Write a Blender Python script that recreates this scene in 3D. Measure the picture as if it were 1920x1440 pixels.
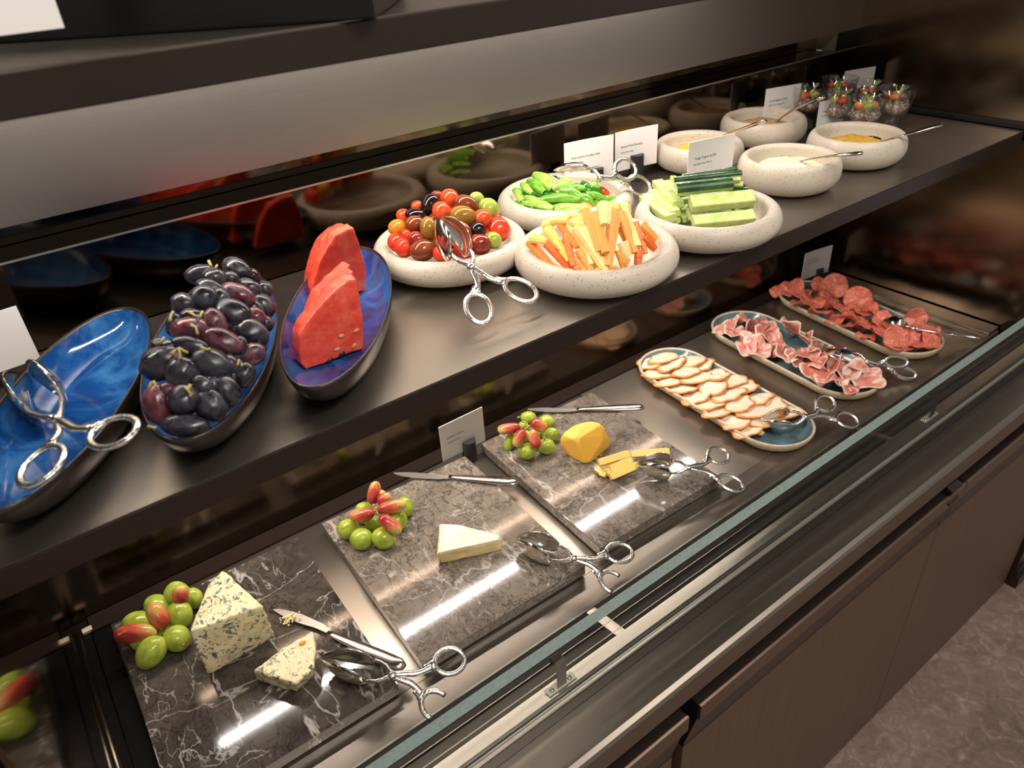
import bpy, bmesh, math, random
from mathutils import Vector, Matrix, noise
random.seed(7)
S=bpy.context.scene; COL=S.collection
for o in list(bpy.data.objects): bpy.data.objects.remove(o)
PI=math.pi
# ------------------------------------------------------------------ camera, world, lights, exposure
F=1385.1
YAW,PIT,ROL=math.radians(-34.492),math.radians(57.234),math.radians(-4.064)
RM=Matrix.Rotation(YAW,3,'Z')@Matrix.Rotation(PIT,3,'X')@Matrix.Rotation(ROL,3,'Z')
CAMZ=0.8
cd=bpy.data.cameras.new('camera'); cam=bpy.data.objects.new('camera',cd); COL.objects.link(cam)
cam.matrix_world=Matrix.Translation((0,0,CAMZ))@RM.to_4x4()
cd.sensor_width=36; cd.lens=F/1920*36; cd.clip_start=.01; cd.dof.use_dof=True; cd.dof.focus_distance=.98; cd.dof.aperture_fstop=7.0; S.camera=cam
S.view_settings.view_transform='Standard'; S.view_settings.look='None'; S.view_settings.gamma=1
S.view_settings.use_curve_mapping=False; S.view_settings.exposure=0.12
w=bpy.data.worlds.new('world'); S.world=w; w.use_nodes=True
bg=w.node_tree.nodes['Background']; bg.inputs[0].default_value=(1,.94,.88,1); bg.inputs[1].default_value=.30
def area(name,loc,rot,sx,sy,power,col=(1,.91,.82),spread=PI):
    l=bpy.data.lights.new(name,'AREA'); l.shape='RECTANGLE'; l.size=sx; l.size_y=sy; l.energy=power; l.color=col; l.spread=spread
    o=bpy.data.objects.new(name,l); COL.objects.link(o); o.location=loc; o.rotation_euler=rot; return o
# LED strips under the two shelves, ceiling lamps in the room on the guests' side
area('led_strip_upper',(.50,.80,.700),(math.radians(8),0,0),1.18,.010,4.4)
area('led_strip_lower',(.55,.885,.362),(math.radians(14),0,0),1.14,.0045,4.9)
area('ceiling_lamp',(.5,-.35,1.75),(math.radians(26),0,0),1.0,.25,15,(1,.92,.84))
area('ceiling_lamp',(1.3,.1,1.75),(math.radians(20),0,0),.5,.25,5,(1,.92,.84))
area('ceiling_lamp',(.1,-.6,1.7),(math.radians(35),0,0),.4,.4,4,(1,.92,.84))
# ------------------------------------------------------------------ measuring: sight line through a photo point to a real plane
def ray(u,v): return RM@Vector(((u-960)/F,-(v-720)/F,-1.0))
def W(u,v,z):
    d=ray(u,v); return Vector((0,0,CAMZ))+d*((z-CAMZ)/d.z)
def WY(u,v,y):
    d=ray(u,v); return Vector((0,0,CAMZ))+d*(y/d.y)
def hit(u,v,hf,zt=.6,zb=0.0):
    z=zt; best=None
    while z>zb:
        p=W(u,v,z); h=hf(p.x,p.y)
        if p.z<=h: return p
        if h>0 and (best is None or p.z-h<best[0]): best=(p.z-h,p)
        z-=.002
    return best[1] if best else W(u,v,zb)
def pxm(p): return (p-Vector((0,0,CAMZ))).length/F     # metres per pixel at p
CX=RM@Vector((1,0,0)); CY=RM@Vector((0,1,0)); CZ=RM@Vector((0,0,1))
# ------------------------------------------------------------------ object helpers
def link(name,me,mat=None,parent=None,loc=None):
    o=bpy.data.objects.new(name,me); COL.objects.link(o)
    if mat is not None and me is not None and len(me.materials)==0: me.materials.append(mat)
    if parent: o.parent=parent
    if loc is not None: o.location=loc
    return o
def tag(o,label=None,cat=None,group=None,kind=None):
    if label: o['label']=label
    if cat: o['category']=cat
    if group: o['group']=group
    if kind: o['kind']=kind
    return o
def empty(name,loc=(0,0,0),label=None,cat=None,group=None):
    o=bpy.data.objects.new(name,None); COL.objects.link(o); o.location=loc; o.empty_display_size=.02
    return tag(o,label,cat,group)
class MB:
    def __init__(s): s.v=[]; s.f=[]; s.m=[]
    def add(s,v,f,m=0):
        b=len(s.v); s.v+= [tuple(x) for x in v]; s.f+=[tuple(i+b for i in q) for q in f]; s.m+=[m]*len(f)
    def box(s,x0,x1,y0,y1,z0,z1,m=0):
        s.add([(x0,y0,z0),(x1,y0,z0),(x1,y1,z0),(x0,y1,z0),(x0,y0,z1),(x1,y0,z1),(x1,y1,z1),(x0,y1,z1)],
              [(0,3,2,1),(4,5,6,7),(0,1,5,4),(1,2,6,5),(2,3,7,6),(3,0,4,7)],m)
    def prism(s,pts,x0,x1,m=0):      # (y,z) outline swept along x
        n=len(pts); v=[(x0,y,z) for y,z in pts]+[(x1,y,z) for y,z in pts]
        f=[tuple(range(n)),tuple(range(2*n-1,n-1,-1))]+[(i,i+n,(i+1)%n+n,(i+1)%n) for i in range(n)]
        s.add(v,f,m)
    def tube(s,path,rad,seg=8,flat=1.0,up=Vector((0,0,1)),closed=False,m=0):
        path=[Vector(p) for p in path]; n=len(path)
        if not hasattr(rad,'__len__'): rad=[rad]*n
        v=[]; 
        for i,p in enumerate(path):
            if closed: t=path[(i+1)%n]-path[i-1]
            else: t=path[min(i+1,n-1)]-path[max(i-1,0)]
            t.normalize(); a=t.cross(up)
            if a.length<1e-4: a=t.cross(Vector((1,.1,0)))
            a.normalize(); b=a.cross(t).normalized()
            for k in range(seg):
                th=2*PI*k/seg; v.append(p+a*math.cos(th)*rad[i]+b*math.sin(th)*rad[i]*flat)
        f=[]
        for i in range(n if closed else n-1):
            j=(i+1)%n
            for k in range(seg): f.append((i*seg+k,i*seg+(k+1)%seg,j*seg+(k+1)%seg,j*seg+k))
        if not closed: f+= [tuple(range(seg-1,-1,-1)),tuple((n-1)*seg+k for k in range(seg))]
        s.add(v,f,m)
    def build(s,name,mat,parent=None,smooth=False,bevel=0,loc=None,mats=None,sub=0,seg=2):
        me=bpy.data.meshes.new(name); org=Vector(loc) if loc is not None else Vector((0,0,0))
        me.from_pydata([tuple(Vector(x)-org) for x in s.v],[],s.f)
        for mm in (mats or [mat]): me.materials.append(mm)
        if mats:
            for p,k in zip(me.polygons,s.m): p.material_index=k
        bm=bmesh.new(); bm.from_mesh(me); bmesh.ops.recalc_face_normals(bm,faces=bm.faces)
        if bevel: bmesh.ops.bevel(bm,geom=[e for e in bm.edges if len(e.link_faces)==2 and e.calc_face_angle(0)>.5],offset=bevel,segments=seg,profile=.6,affect='EDGES',clamp_overlap=True)
        if smooth:
            for q in bm.faces: q.smooth=True
        bm.to_mesh(me); bm.free()
        o=link(name,me,None,parent,loc)
        if smooth and bevel: pass
        return o
def lathe_mesh(name,prof,mat,seg=48,sx=1,sy=1):
    v=[];f=[];n=len(prof)
    for k in range(seg):
        c,s_=math.cos(2*PI*k/seg),math.sin(2*PI*k/seg)
        for r,z in prof: v.append((r*c*sx,r*s_*sy,z))
    for k in range(seg):
        k2=(k+1)%seg
        for i in range(n-1): f.append((k*n+i,k2*n+i,k2*n+i+1,k*n+i+1))
    me=bpy.data.meshes.new(name); me.from_pydata(v,[],f); me.materials.append(mat)
    bm=bmesh.new(); bm.from_mesh(me); bmesh.ops.remove_doubles(bm,verts=bm.verts,dist=1e-6); bmesh.ops.recalc_face_normals(bm,faces=bm.faces)
    for q in bm.faces: q.smooth=True
    bm.to_mesh(me); bm.free(); return me
def blob_mesh(name,mat,amp=.04,seed=0,u=20,v=12):
    bm=bmesh.new(); bmesh.ops.create_uvsphere(bm,u_segments=u,v_segments=v,radius=1)
    for q in bm.verts:
        n=noise.noise(q.co*1.3+Vector((seed*7.1,seed*3.3,0))); q.co*=1+amp*n
    for q in bm.faces: q.smooth=True
    me=bpy.data.meshes.new(name); bm.to_mesh(me); bm.free(); me.materials.append(mat); return me
def frame(x,z=None):
    """matrix whose X axis is x and whose Z axis leans to z"""
    x=x.normalized(); z=z or Vector((0,0,1)); y=z.cross(x)
    if y.length<1e-4: y=Vector((0,1,0)).cross(x)
    y.normalize(); z=x.cross(y); return Matrix((x,y,z)).transposed()
def hull(name,pts,mat,parent=None,bevel=.002,amp=0,freq=60,sub=0,seed=0,mats=None,matfn=None,smooth=True,loc=None,sm=0):
    bm=bmesh.new(); org=Vector(loc) if loc is not None else Vector((0,0,0))
    for p in pts: bm.verts.new(Vector(p)-org)
    r=bmesh.ops.convex_hull(bm,input=bm.verts)
    bmesh.ops.delete(bm,geom=[g for g in bm.verts if not g.link_faces],context='VERTS')
    bmesh.ops.dissolve_limit(bm,angle_limit=.12,verts=bm.verts,edges=bm.edges)
    if bevel: bmesh.ops.bevel(bm,geom=list(bm.edges),offset=bevel,segments=2,profile=.5,affect='EDGES',clamp_overlap=True)
    if sub:
        bmesh.ops.triangulate(bm,faces=bm.faces)
        for _ in range(sub):
            L=[e for e in bm.edges if e.calc_length()>.006]
            if L: bmesh.ops.subdivide_edges(bm,edges=L,cuts=1,use_grid_fill=False)
            bmesh.ops.triangulate(bm,faces=bm.faces)
    for _ in range(sm): bmesh.ops.smooth_vert(bm,verts=bm.verts,factor=.5,use_axis_x=True,use_axis_y=True,use_axis_z=True)
    if amp:
        bm.normal_update()
        for q in bm.verts:
            n=noise.noise(q.co*freq+Vector((seed,0,0)))+.5*noise.noise(q.co*freq*2.7+Vector((seed,5,0)))
            q.co+=q.normal*amp*n
    bmesh.ops.recalc_face_normals(bm,faces=bm.faces)
    for q in bm.faces: q.smooth=smooth
    me=bpy.data.meshes.new(name)
    if matfn:
        bm.normal_update()
        for q in bm.faces: q.material_index=matfn(q)
    bm.to_mesh(me); bm.free()
    for mm in (mats or [mat]): me.materials.append(mm)
    return link(name,me,None,parent,loc)
# ------------------------------------------------------------------ materials
def lin(c): return tuple((x/255/12.92) if x/255<=.04045 else ((x/255+.055)/1.055)**2.4 for x in c)+(1,)
class N:
    def __init__(s,name):
        s.m=bpy.data.materials.new(name); s.m.use_nodes=True; s.t=s.m.node_tree; s.b=s.t.nodes['Principled BSDF']
    def n(s,ty,**kw):
        x=s.t.nodes.new(ty)
        for k,v in kw.items():
            if k.startswith('_'): setattr(x,k[1:],v)
            else: x.inputs[k].default_value=v
        return x
    def l(s,a,b): s.t.links.new(a,b)
    def coord(s,scale=(1,1,1),which='Object',rot=(0,0,0)):
        c=s.n('ShaderNodeTexCoord'); mp=s.n('ShaderNodeMapping'); mp.inputs['Scale'].default_value=scale; mp.inputs['Rotation'].default_value=rot
        s.l(c.outputs[which],mp.inputs[0]); return mp.outputs[0]
    def noise(s,co,scale=5,detail=4,rough=.5,dist=0):
        x=s.n('ShaderNodeTexNoise'); x.inputs['Scale'].default_value=scale; x.inputs['Detail'].default_value=detail; x.inputs['Roughness'].default_value=rough; x.inputs['Distortion'].default_value=dist
        if co is not None: s.l(co,x.inputs['Vector'])
        return x.outputs['Fac']
    def ramp(s,fac,stops):
        r=s.n('ShaderNodeValToRGB'); e=r.color_ramp.elements
        while len(e)<len(stops): e.new(.5)
        for q,(p,c) in zip(e,stops): q.position=p; q.color=c if len(c)==4 else tuple(c)+(1,)
        s.l(fac,r.inputs[0]); return r.outputs[0]
    def mix(s,fac,a,b,mode='MIX'):
        x=s.n('ShaderNodeMix',_data_type='RGBA',_blend_type=mode)
        for i,q in ((0,fac),(6,a),(7,b)):
            if hasattr(q,'is_linked') or hasattr(q,'links'): s.l(q,x.inputs[i])
            else: x.inputs[i].default_value=q
        return x.outputs[2]
    def bump(s,h,strength=.2,dist=.001):
        x=s.n('ShaderNodeBump'); x.inputs['Strength'].default_value=strength; x.inputs['Distance'].default_value=dist
        s.l(h,x.inputs['Height']); s.l(x.outputs[0],s.b.inputs['Normal'])
    def set(s,**kw):
        for k,v in kw.items():
            k=k.replace('_',' ')
            if hasattr(v,'links'): s.l(v,s.b.inputs[k])
            else: s.b.inputs[k].default_value=v
        return s
WHT=(1,1,1,1); BLK=(0,0,0,1)
def simple(name,c,rough=.5,metal=0,**kw):
    n=N(name); n.set(Base_Color=lin(c),Roughness=rough,Metallic=metal,**kw); return n.m
def mottled(name,c1,c2,scale=80,rough=.5,bump=.1,detail=4,stretch=(1,1,1),pos=(.35,.65),sss=0,which='Object',**kw):
    n=N(name); co=n.coord(stretch,which); f=n.noise(co,scale,detail); n.set(Base_Color=n.ramp(f,[(pos[0],lin(c1)),(pos[1],lin(c2))]),Roughness=rough,**kw)
    if sss: n.set(Subsurface_Weight=sss,Subsurface_Scale=.01)
    if bump: n.bump(f,bump,.002)
    return n.m
def brushed(name,c,rough,stretch=(2,300,300),metal=1.0,amt=.12,aniso=.5,var=.08):
    n=N(name); co=n.coord(stretch); f=n.noise(co,4,6,.7)
    f2=n.noise(n.coord((3,8,8)),2,3)
    base=n.mix(.5,n.ramp(f,[(.3,tuple(x*(1-var) for x in lin(c)[:3])+(1,)),(.7,tuple(min(1,x*(1+var)) for x in lin(c)[:3])+(1,))]),n.ramp(f2,[(.3,tuple(x*.9 for x in lin(c)[:3])+(1,)),(.7,lin(c))]))
    n.set(Base_Color=base,Metallic=metal,Anisotropic=aniso)
    mr=n.n('ShaderNodeMapRange'); mr.inputs['To Min'].default_value=rough-amt/2; mr.inputs['To Max'].default_value=rough+amt/2; n.l(f,mr.inputs[0]); n.l(mr.outputs[0],n.b.inputs['Roughness'])
    n.bump(f,.04,.0004); return n.m
M={}
M['deck']=brushed('brown_brushed_steel',(154,144,132),.30,amt=.08,metal=0.90)
M['shelf']=brushed('shelf_brushed_steel',(152,143,133),.33,amt=.08,metal=0.93)
M['panel']=brushed('wall_brushed_steel',(160,152,144),.38,amt=.06)
M['ledge']=brushed('ledge_steel',(146,136,124),.30,amt=.08,metal=0.95)
M['glosswall']=simple('dark_polished_panel',(92,81,71),.09,1.0)
M['lowwall']=simple('dark_satin_back_panel',(112,98,86),.17,1.0)
M['endwall']=brushed('dark_brushed_end_panel',(118,103,88),.17,stretch=(300,2,300),amt=.1)
M['leftmirror']=simple('dark_mirror_side_panel',(118,108,96),.07,1.0)
M['fascia']=simple('dark_satin_fascia',(62,50,44),.28,.6)
M['black']=simple('black_coated_metal',(20,17,16),.25,.2)
M['matteblack']=simple('black_plastic',(38,36,36),.45)
M['void']=simple('dark_recess',(10,8,8),.6)
M['chrome']=simple('polished_chrome',(240,236,228),.14,1.0)
n=N('ornate_silver'); co=n.coord((1,1,1)); f=n.noise(co,420,2); n.set(Base_Color=n.ramp(f,[(.35,lin((180,172,160))),(.55,lin((240,236,228)))]),Metallic=1.0,Roughness=.24); n.bump(f,.3,.0008); M['silver']=n.m
M['steel']=simple('satin_cutlery_steel',(205,198,188),.20,1.0)
M['bladesteel']=simple('brushed_blade_steel',(190,182,172),.38,.85)
M['alu']=simple('aluminium_channel',(188,184,172),.28,.9)
M['bracket']=simple('dark_steel_bracket',(110,98,88),.3,1.0)
M['plate']=simple('pale_mounting_plate',(205,198,188),.4,.3)
def pane(name,tint,ior=1.45,rough=.01):
    n=N(name); out=n.t.nodes['Material Output']; tr=n.n('ShaderNodeBsdfTransparent'); tr.inputs[0].default_value=tint; gl=n.n('ShaderNodeBsdfGlossy'); gl.inputs['Roughness'].default_value=rough
    fr=n.n('ShaderNodeFresnel'); fr.inputs[0].default_value=ior; mx=n.n('ShaderNodeMixShader'); ge=n.n('ShaderNodeNewGeometry'); ma=n.n('ShaderNodeMath',_operation='MULTIPLY_ADD'); ma.inputs[1].default_value=-1; ma.inputs[2].default_value=1; n.l(ge.outputs['Backfacing'],ma.inputs[0]); mm=n.n('ShaderNodeMath',_operation='MULTIPLY'); n.l(ma.outputs[0],mm.inputs[0]); n.l(fr.outputs[0],mm.inputs[1]); n.l(mm.outputs[0],mx.inputs[0]); n.l(tr.outputs[0],mx.inputs[1]); n.l(gl.outputs[0],mx.inputs[2]); n.l(mx.outputs[0],out.inputs[0]); n.t.nodes.remove(n.b); return n.m
M['glass']=pane('clear_glass',(.955,.985,.98,1))
n=N('glass_cut_edge'); co=n.coord((40,200,200)); f=n.noise(co,5,3); n.set(Base_Color=n.ramp(f,[(.3,lin((128,146,142))),(.7,lin((168,184,178)))]),Roughness=.35,Transmission_Weight=.25); M['glassedge']=n.m
n=N('thin_clear_glass'); out=n.t.nodes['Material Output']; tr=n.n('ShaderNodeBsdfTransparent'); tr.inputs[0].default_value=(.95,.965,.96,1); gl=n.n('ShaderNodeBsdfGlossy'); gl.inputs['Roughness'].default_value=.05
lw=n.n('ShaderNodeLayerWeight'); lw.inputs[0].default_value=.35; rp=n.ramp(lw.outputs['Facing'],[(0,(.07,.07,.07,1)),(.6,(.16,.16,.16,1)),(1,(.85,.85,.85,1))]); mx=n.n('ShaderNodeMixShader'); n.l(rp,mx.inputs[0]); n.l(tr.outputs[0],mx.inputs[1]); n.l(gl.outputs[0],mx.inputs[2]); n.l(mx.outputs[0],out.inputs[0]); M['cup']=n.m
# marble
def marble(name,c0,c1,vein,seed=0,vw=.010,crk=.8,dark=(34,33,34),vm=.5,cm=.46):
    n=N(name); co=n.coord((1,1,1)); mp=n.n('ShaderNodeMapping'); mp.inputs['Location'].default_value=(seed*3.1,seed*1.7,0); n.l(co,mp.inputs[0]); co=mp.outputs[0]
    st=n.n('ShaderNodeMapping'); st.inputs['Scale'].default_value=(1,.38,1); st.inputs['Rotation'].default_value=(0,0,.55); n.l(co,st.inputs[0]); st=st.outputs[0]
    st2=n.n('ShaderNodeMapping'); st2.inputs['Scale'].default_value=(.45,1,1); st2.inputs['Rotation'].default_value=(0,0,.3); n.l(co,st2.inputs[0]); st2=st2.outputs[0]
    base=n.ramp(n.noise(co,16,9,.68,1.0),[(.34,lin(c0)),(.64,lin(c1))])
    def line(c,sc,det,w,ofs,amp,dist=.6,rg=.55):
        return n.ramp(n.noise(c,sc,det,rg,dist),[(ofs-w,BLK),(ofs,(amp,)*3+(1,)),(ofs+w,BLK)])
    def mul(a,b): return n.mix(1.0,a,b,'MULTIPLY')
    c=base
    for k,(cc,sc,w,am) in enumerate(((st,42,.024,crk),(co,60,.022,crk*.9),(st2,30,.013,crk))):
        m=n.ramp(n.noise(co,9+k*3,3),[(cm-.03,BLK),(cm+.10,WHT)]); c=n.mix(mul(line(cc,sc,7,w,.5,am,.9,.62),m),c,lin(dark))
    for k,(cc,sc,w,am) in enumerate(((st,11,vw,.85),(st2,15,vw*.7,.75),(st,24,vw*.6,.6))):
        m=n.ramp(n.noise(co,6+k*4,2),[(vm-.02,BLK),(vm+.07,WHT)]); c=n.mix(mul(line(cc,sc,5,w,.48+.03*k,am,.3,.5),m),c,lin(vein))
    n.set(Base_Color=c,Roughness=.085,Specular_IOR_Level=.6); return n.m
M['marble1']=marble('dark_veined_marble',(46,40,36),(92,83,75),(196,190,182),seed=1,vw=.011,vm=.46,crk=.7,dark=(22,20,20))
M['marble2']=marble('grey_brown_veined_marble',(112,101,90),(140,128,115),(184,177,168),seed=2.6,vw=.011,vm=.50,cm=.42)
M['marble3']=marble('grey_veined_marble_with_dark_cracks',(106,97,88),(138,126,114),(192,186,177),seed=4.3,vw=.012,vm=.50,cm=.41)
# stoneware bowls
n=N('speckled_cream_stoneware'); co=n.coord(); v=n.n('ShaderNodeTexVoronoi'); v.inputs['Scale'].default_value=300; n.l(co,v.inputs['Vector'])
sp=n.ramp(v.outputs['Distance'],[(.0,WHT),(.15,WHT),(.24,BLK)]); mk=n.ramp(n.noise(co,150,2),[(.46,BLK),(.54,WHT)])
n.set(Base_Color=n.mix(n.mix(1.0,sp,mk,'MULTIPLY'),n.ramp(n.noise(co,12,3),[(.3,lin((196,184,166))),(.7,lin((206,195,178)))]),lin((112,86,62))),Roughness=.42,Specular_IOR_Level=.4); M['stone']=n.m
n=N('blue_reactive_glaze'); co=n.coord(); f=n.noise(co,22,6,.6,.6); n.set(Base_Color=n.ramp(f,[(.3,lin((10,40,90))),(.5,lin((20,66,124))),(.72,lin((54,108,158)))]),Roughness=.08,Coat_Weight=.5); M['blue']=n.m
n=N('blue_violet_glaze'); co=n.coord(); 
f=n.noise(co,14,5,.6,.6); n.set(Base_Color=n.ramp(f,[(.3,lin((52,36,84))),(.5,lin((30,62,124))),(.72,lin((56,112,166)))]),Roughness=.08,Coat_Weight=.5); M['violet']=n.m
M['clay']=simple('dark_brown_clay',(44,34,30),.28)
n=N('teal_grey_glaze'); co=n.coord(); f=n.noise(co,40,5); n.set(Base_Color=n.ramp(f,[(.3,lin((74,100,110))),(.7,lin((112,138,146)))]),Roughness=.15); M['teal']=n.m
M['sand']=mottled('sand_glaze_rim',(198,178,148),(216,198,170),90,.35,.05)
M['card']=simple('white_card',(238,234,230),.6)
M['ink']=simple('dark_ink',(70,64,62),.7)
# food
def grape(name,stops,bloom=None,rough=.18,scale=1.2,sss=.1,axis=False):
    n=N(name); co=n.coord(); oi=n.n('ShaderNodeObjectInfo'); ad=n.n('ShaderNodeVectorMath',_operation='ADD'); n.l(co,ad.inputs[0]); n.l(oi.outputs['Location'],ad.inputs[1])
    sc=n.n('ShaderNodeVectorMath',_operation='MULTIPLY_ADD'); n.l(oi.outputs['Location'],sc.inputs[0]); sc.inputs[1].default_value=(37,37,37); n.l(co,sc.inputs[2])
    f=n.noise(sc.outputs[0],scale,3,.5,.4)
    if axis:
        sx=n.n('ShaderNodeSeparateXYZ'); n.l(co,sx.inputs[0]); ma=n.n('ShaderNodeMath',_operation='MULTIPLY_ADD'); n.l(sx.outputs[0],ma.inputs[0]); ma.inputs[1].default_value=.32; ma.inputs[2].default_value=.0
        m2=n.n('ShaderNodeMath',_operation='ADD'); n.l(ma.outputs[0],m2.inputs[0]); n.l(f,m2.inputs[1]); f=m2.outputs[0]
    c=n.ramp(f,stops)
    if bloom:
        g=n.noise(sc.outputs[0],1.3,5,.55,.6); c=n.mix(n.ramp(g,[(.38,BLK),(.75,(.42,.42,.42,1))]),c,lin(bloom))
        n.set(Roughness=n.ramp(g,[(.4,(.16,)*3+(1,)),(.65,(.42,)*3+(1,))]))
    else: n.set(Roughness=rough)
    n.set(Base_Color=c,Subsurface_Weight=sss,Subsurface_Scale=.006); return n.m
M['g_black']=grape('black_grape_skin',[(.35,lin((18,15,20))),(.65,lin((34,26,34)))],(92,92,106),sss=0)
M['g_plum']=grape('plum_red_grape_skin',[(.3,lin((36,22,30))),(.5,lin((78,24,34))),(.7,lin((128,44,50)))],(120,108,120),sss=0)
M['g_green']=grape('green_grape_skin',[(.3,lin((140,156,44))),(.7,lin((184,198,84)))],None,.15,1.2,.25)
M['g_red']=grape('red_blush_grape_skin',[(.15,lin((150,40,48))),(.42,lin((196,84,66))),(.62,lin((214,130,84))),(.82,lin((196,186,96)))],None,.16,.8,.2,True)
M['stem']=simple('green_brown_stem',(168,150,80),.6)
TOM=dict(red=((210,48,28),(228,74,44)),orange=((222,96,26),(230,120,44)),vermilion=((212,64,26),(226,92,44)),black=((20,14,16),(38,20,20)),brown=((108,50,28),(146,74,40)),olive=((120,92,26),(158,110,40)),maroon=((120,36,26),(160,62,42)),green=((132,152,52),(176,186,84)),amber=((196,120,30),(214,140,48)))
for k,(a,b) in TOM.items(): M['t_'+k]=grape(k+'_tomato_skin',[(.3,lin(a)),(.7,lin(b))],None,.12,1.1,.12)
M['carrot']=mottled('orange_carrot',(238,120,40),(250,150,66),5,.45,.3,stretch=(.3,1,1),sss=.15)
M['carrot2']=mottled('deep_orange_carrot',(232,92,30),(244,122,46),5,.45,.3,stretch=(.3,1,1),sss=.15)
M['carrot3']=mottled('light_orange_carrot',(246,160,66),(250,180,92),5,.45,.3,stretch=(.3,1,1),sss=.15)
M['yellow']=mottled('yellow_carrot',(244,204,90),(250,220,128),5,.45,.3,stretch=(.3,1,1),sss=.15)
M['pale']=mottled('pale_yellow_carrot',(246,216,128),(250,230,162),5,.45,.3,stretch=(.3,1,1),sss=.15)
M['pep_l']=mottled('light_green_pepper',(128,180,60),(176,214,104),4,.25,.1,sss=.15)
M['pep_m']=mottled('green_pepper',(84,148,36),(128,186,62),4,.2,.1,sss=.15)
M['pep_d']=mottled('dark_green_pepper',(28,96,26),(66,136,40),4,.15,.1)
M['pep_r']=mottled('red_pepper',(214,50,24),(232,84,40),4,.2,.1)
M['cuc']=mottled('cucumber_flesh',(186,206,112),(212,224,150),90,.3,.25,sss=.2)
M['cuc_e']=mottled('cucumber_flesh_edge',(150,186,84),(186,210,120),90,.3,.1,sss=.2)
M['cuc_seed']=simple('cucumber_seed',(220,228,160),.3)
M['cuc_skin']=mottled('cucumber_skin',(20,50,20),(44,84,34),60,.25,.5)
n=N('watermelon_flesh'); co=n.coord(); f=n.noise(co,30,8,.7); f2=n.noise(co,160,4)
n.set(Base_Color=n.ramp(f,[(.3,lin((218,60,44))),(.5,lin((235,84,62))),(.72,lin((244,134,104)))]),Roughness=.28,Subsurface_Weight=.2,Subsurface_Scale=.01); n.bump(n.mix(.5,f,f2),.5,.003); M['melon']=n.m
M['seed']=simple('dark_melon_seed',(36,22,18),.3); M['seedp']=simple('pale_melon_seed',(226,150,110),.35)
n=N('blue_veined_cheese'); co=n.coord(); f=n.noise(co,110,4,.6,1.5); v=n.n('ShaderNodeTexVoronoi',_feature='SMOOTH_F1'); v.inputs['Scale'].default_value=150
wn=n.n('ShaderNodeTexNoise'); wn.inputs['Scale'].default_value=150; n.l(co,wn.inputs['Vector']); ad=n.n('ShaderNodeVectorMath',_operation='MULTIPLY_ADD'); n.l(wn.outputs['Color'],ad.inputs[0]); ad.inputs[1].default_value=(.02,.02,.02); n.l(co,ad.inputs[2]); n.l(ad.outputs[0],v.inputs['Vector'])
vv=n.ramp(v.outputs['Distance'],[(.16,WHT),(.30,(.9,.9,.9,1)),(.40,BLK)]); mk=n.ramp(n.noise(co,60,4,.6),[(.40,BLK),(.52,WHT)])
cc=n.ramp(n.noise(co,25,3),[(.3,lin((232,212,160))),(.7,lin((240,226,184)))])
n.set(Base_Color=n.mix(n.mix(1.0,vv,mk,'MULTIPLY'),cc,n.ramp(n.noise(co,200,2),[(.4,lin((58,70,78))),(.6,lin((120,130,116)))])),Roughness=.45,Subsurface_Weight=.1,Subsurface_Scale=.005)
n.bump(n.mix(1.0,vv,mk,'MULTIPLY'),-.5,.002); M['bluecheese']=n.m
M['rind']=mottled('cream_cheese_rind',(222,190,138),(236,212,168),60,.5,.4)
M['brie_top']=mottled('white_bloomy_rind',(226,214,188),(240,232,214),70,.6,.4,detail=6)
M['brie_in']=mottled('soft_cream_paste',(222,196,128),(238,216,156),30,.3,.6,sss=.2)
M['brie_side']=mottled('amber_rind_side',(214,168,96),(234,206,156),60,.55,.4)
n=N('smooth_yellow_cheese'); co=n.coord(); f=n.noise(co,18,3); v=n.n('ShaderNodeTexVoronoi'); v.inputs['Scale'].default_value=45; n.l(co,v.inputs['Vector'])
n.set(Base_Color=n.mix(n.ramp(v.outputs['Distance'],[(.0,WHT),(.035,WHT),(.05,BLK)]),n.ramp(f,[(.3,lin((240,180,62))),(.7,lin((246,196,84)))]),lin((90,80,40))),Roughness=.38,Subsurface_Weight=.2,Subsurface_Scale=.01); M['gouda']=n.m
def sheetmat(name,cin,cout,edge,e0=.78,scale=60,mix2=None,rough=.35):
    n=N(name); co=n.coord(); ln=n.n('ShaderNodeAttribute',_attribute_name='rad'); f=n.noise(co,scale,5,.6,.5)
    c=n.ramp(f,[(.35,lin(cin)),(.65,lin(cout))])
    if mix2: c=n.mix(n.ramp(n.noise(co,scale*.55,4,.55,1.5),[(.5,BLK),(.6,WHT)]),c,lin(mix2))
    ma=n.n('ShaderNodeMath',_operation='MULTIPLY_ADD'); n.l(f,ma.inputs[0]); ma.inputs[1].default_value=.35; m7=n.n('ShaderNodeMath',_operation='MULTIPLY'); m7.inputs[1].default_value=.7; n.l(ln.outputs['Fac'],m7.inputs[0]); n.l(m7.outputs[0],ma.inputs[2])
    c=n.mix(n.ramp(ma.outputs[0],[((e0+.22)*.7,BLK),(min(1,(e0+.36)*.7),WHT)]),c,lin(edge))
    n.set(Base_Color=c,Roughness=rough,Subsurface_Weight=.15,Subsurface_Scale=.004); n.bump(f,.3,.0015); return n.m
M['chicken']=sheetmat('smoked_chicken',(240,216,186),(248,232,208),(222,146,72),.82,2.5)
M['ham']=sheetmat('cured_ham',(190,92,84),(222,138,118),(240,214,196),.92,1.5,(240,206,188))
M['ham2']=sheetmat('pink_cured_ham',(206,112,100),(232,160,140),(240,214,196),.86,1.3,(242,214,198))
M['salami']=sheetmat('marbled_salami',(206,78,58),(234,124,98),(170,60,44),1.0,11,(238,160,134))
M['cheesestick']=mottled('pale_yellow_cheese',(246,206,96),(250,216,122),30,.4,.1,sss=.2)
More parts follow.
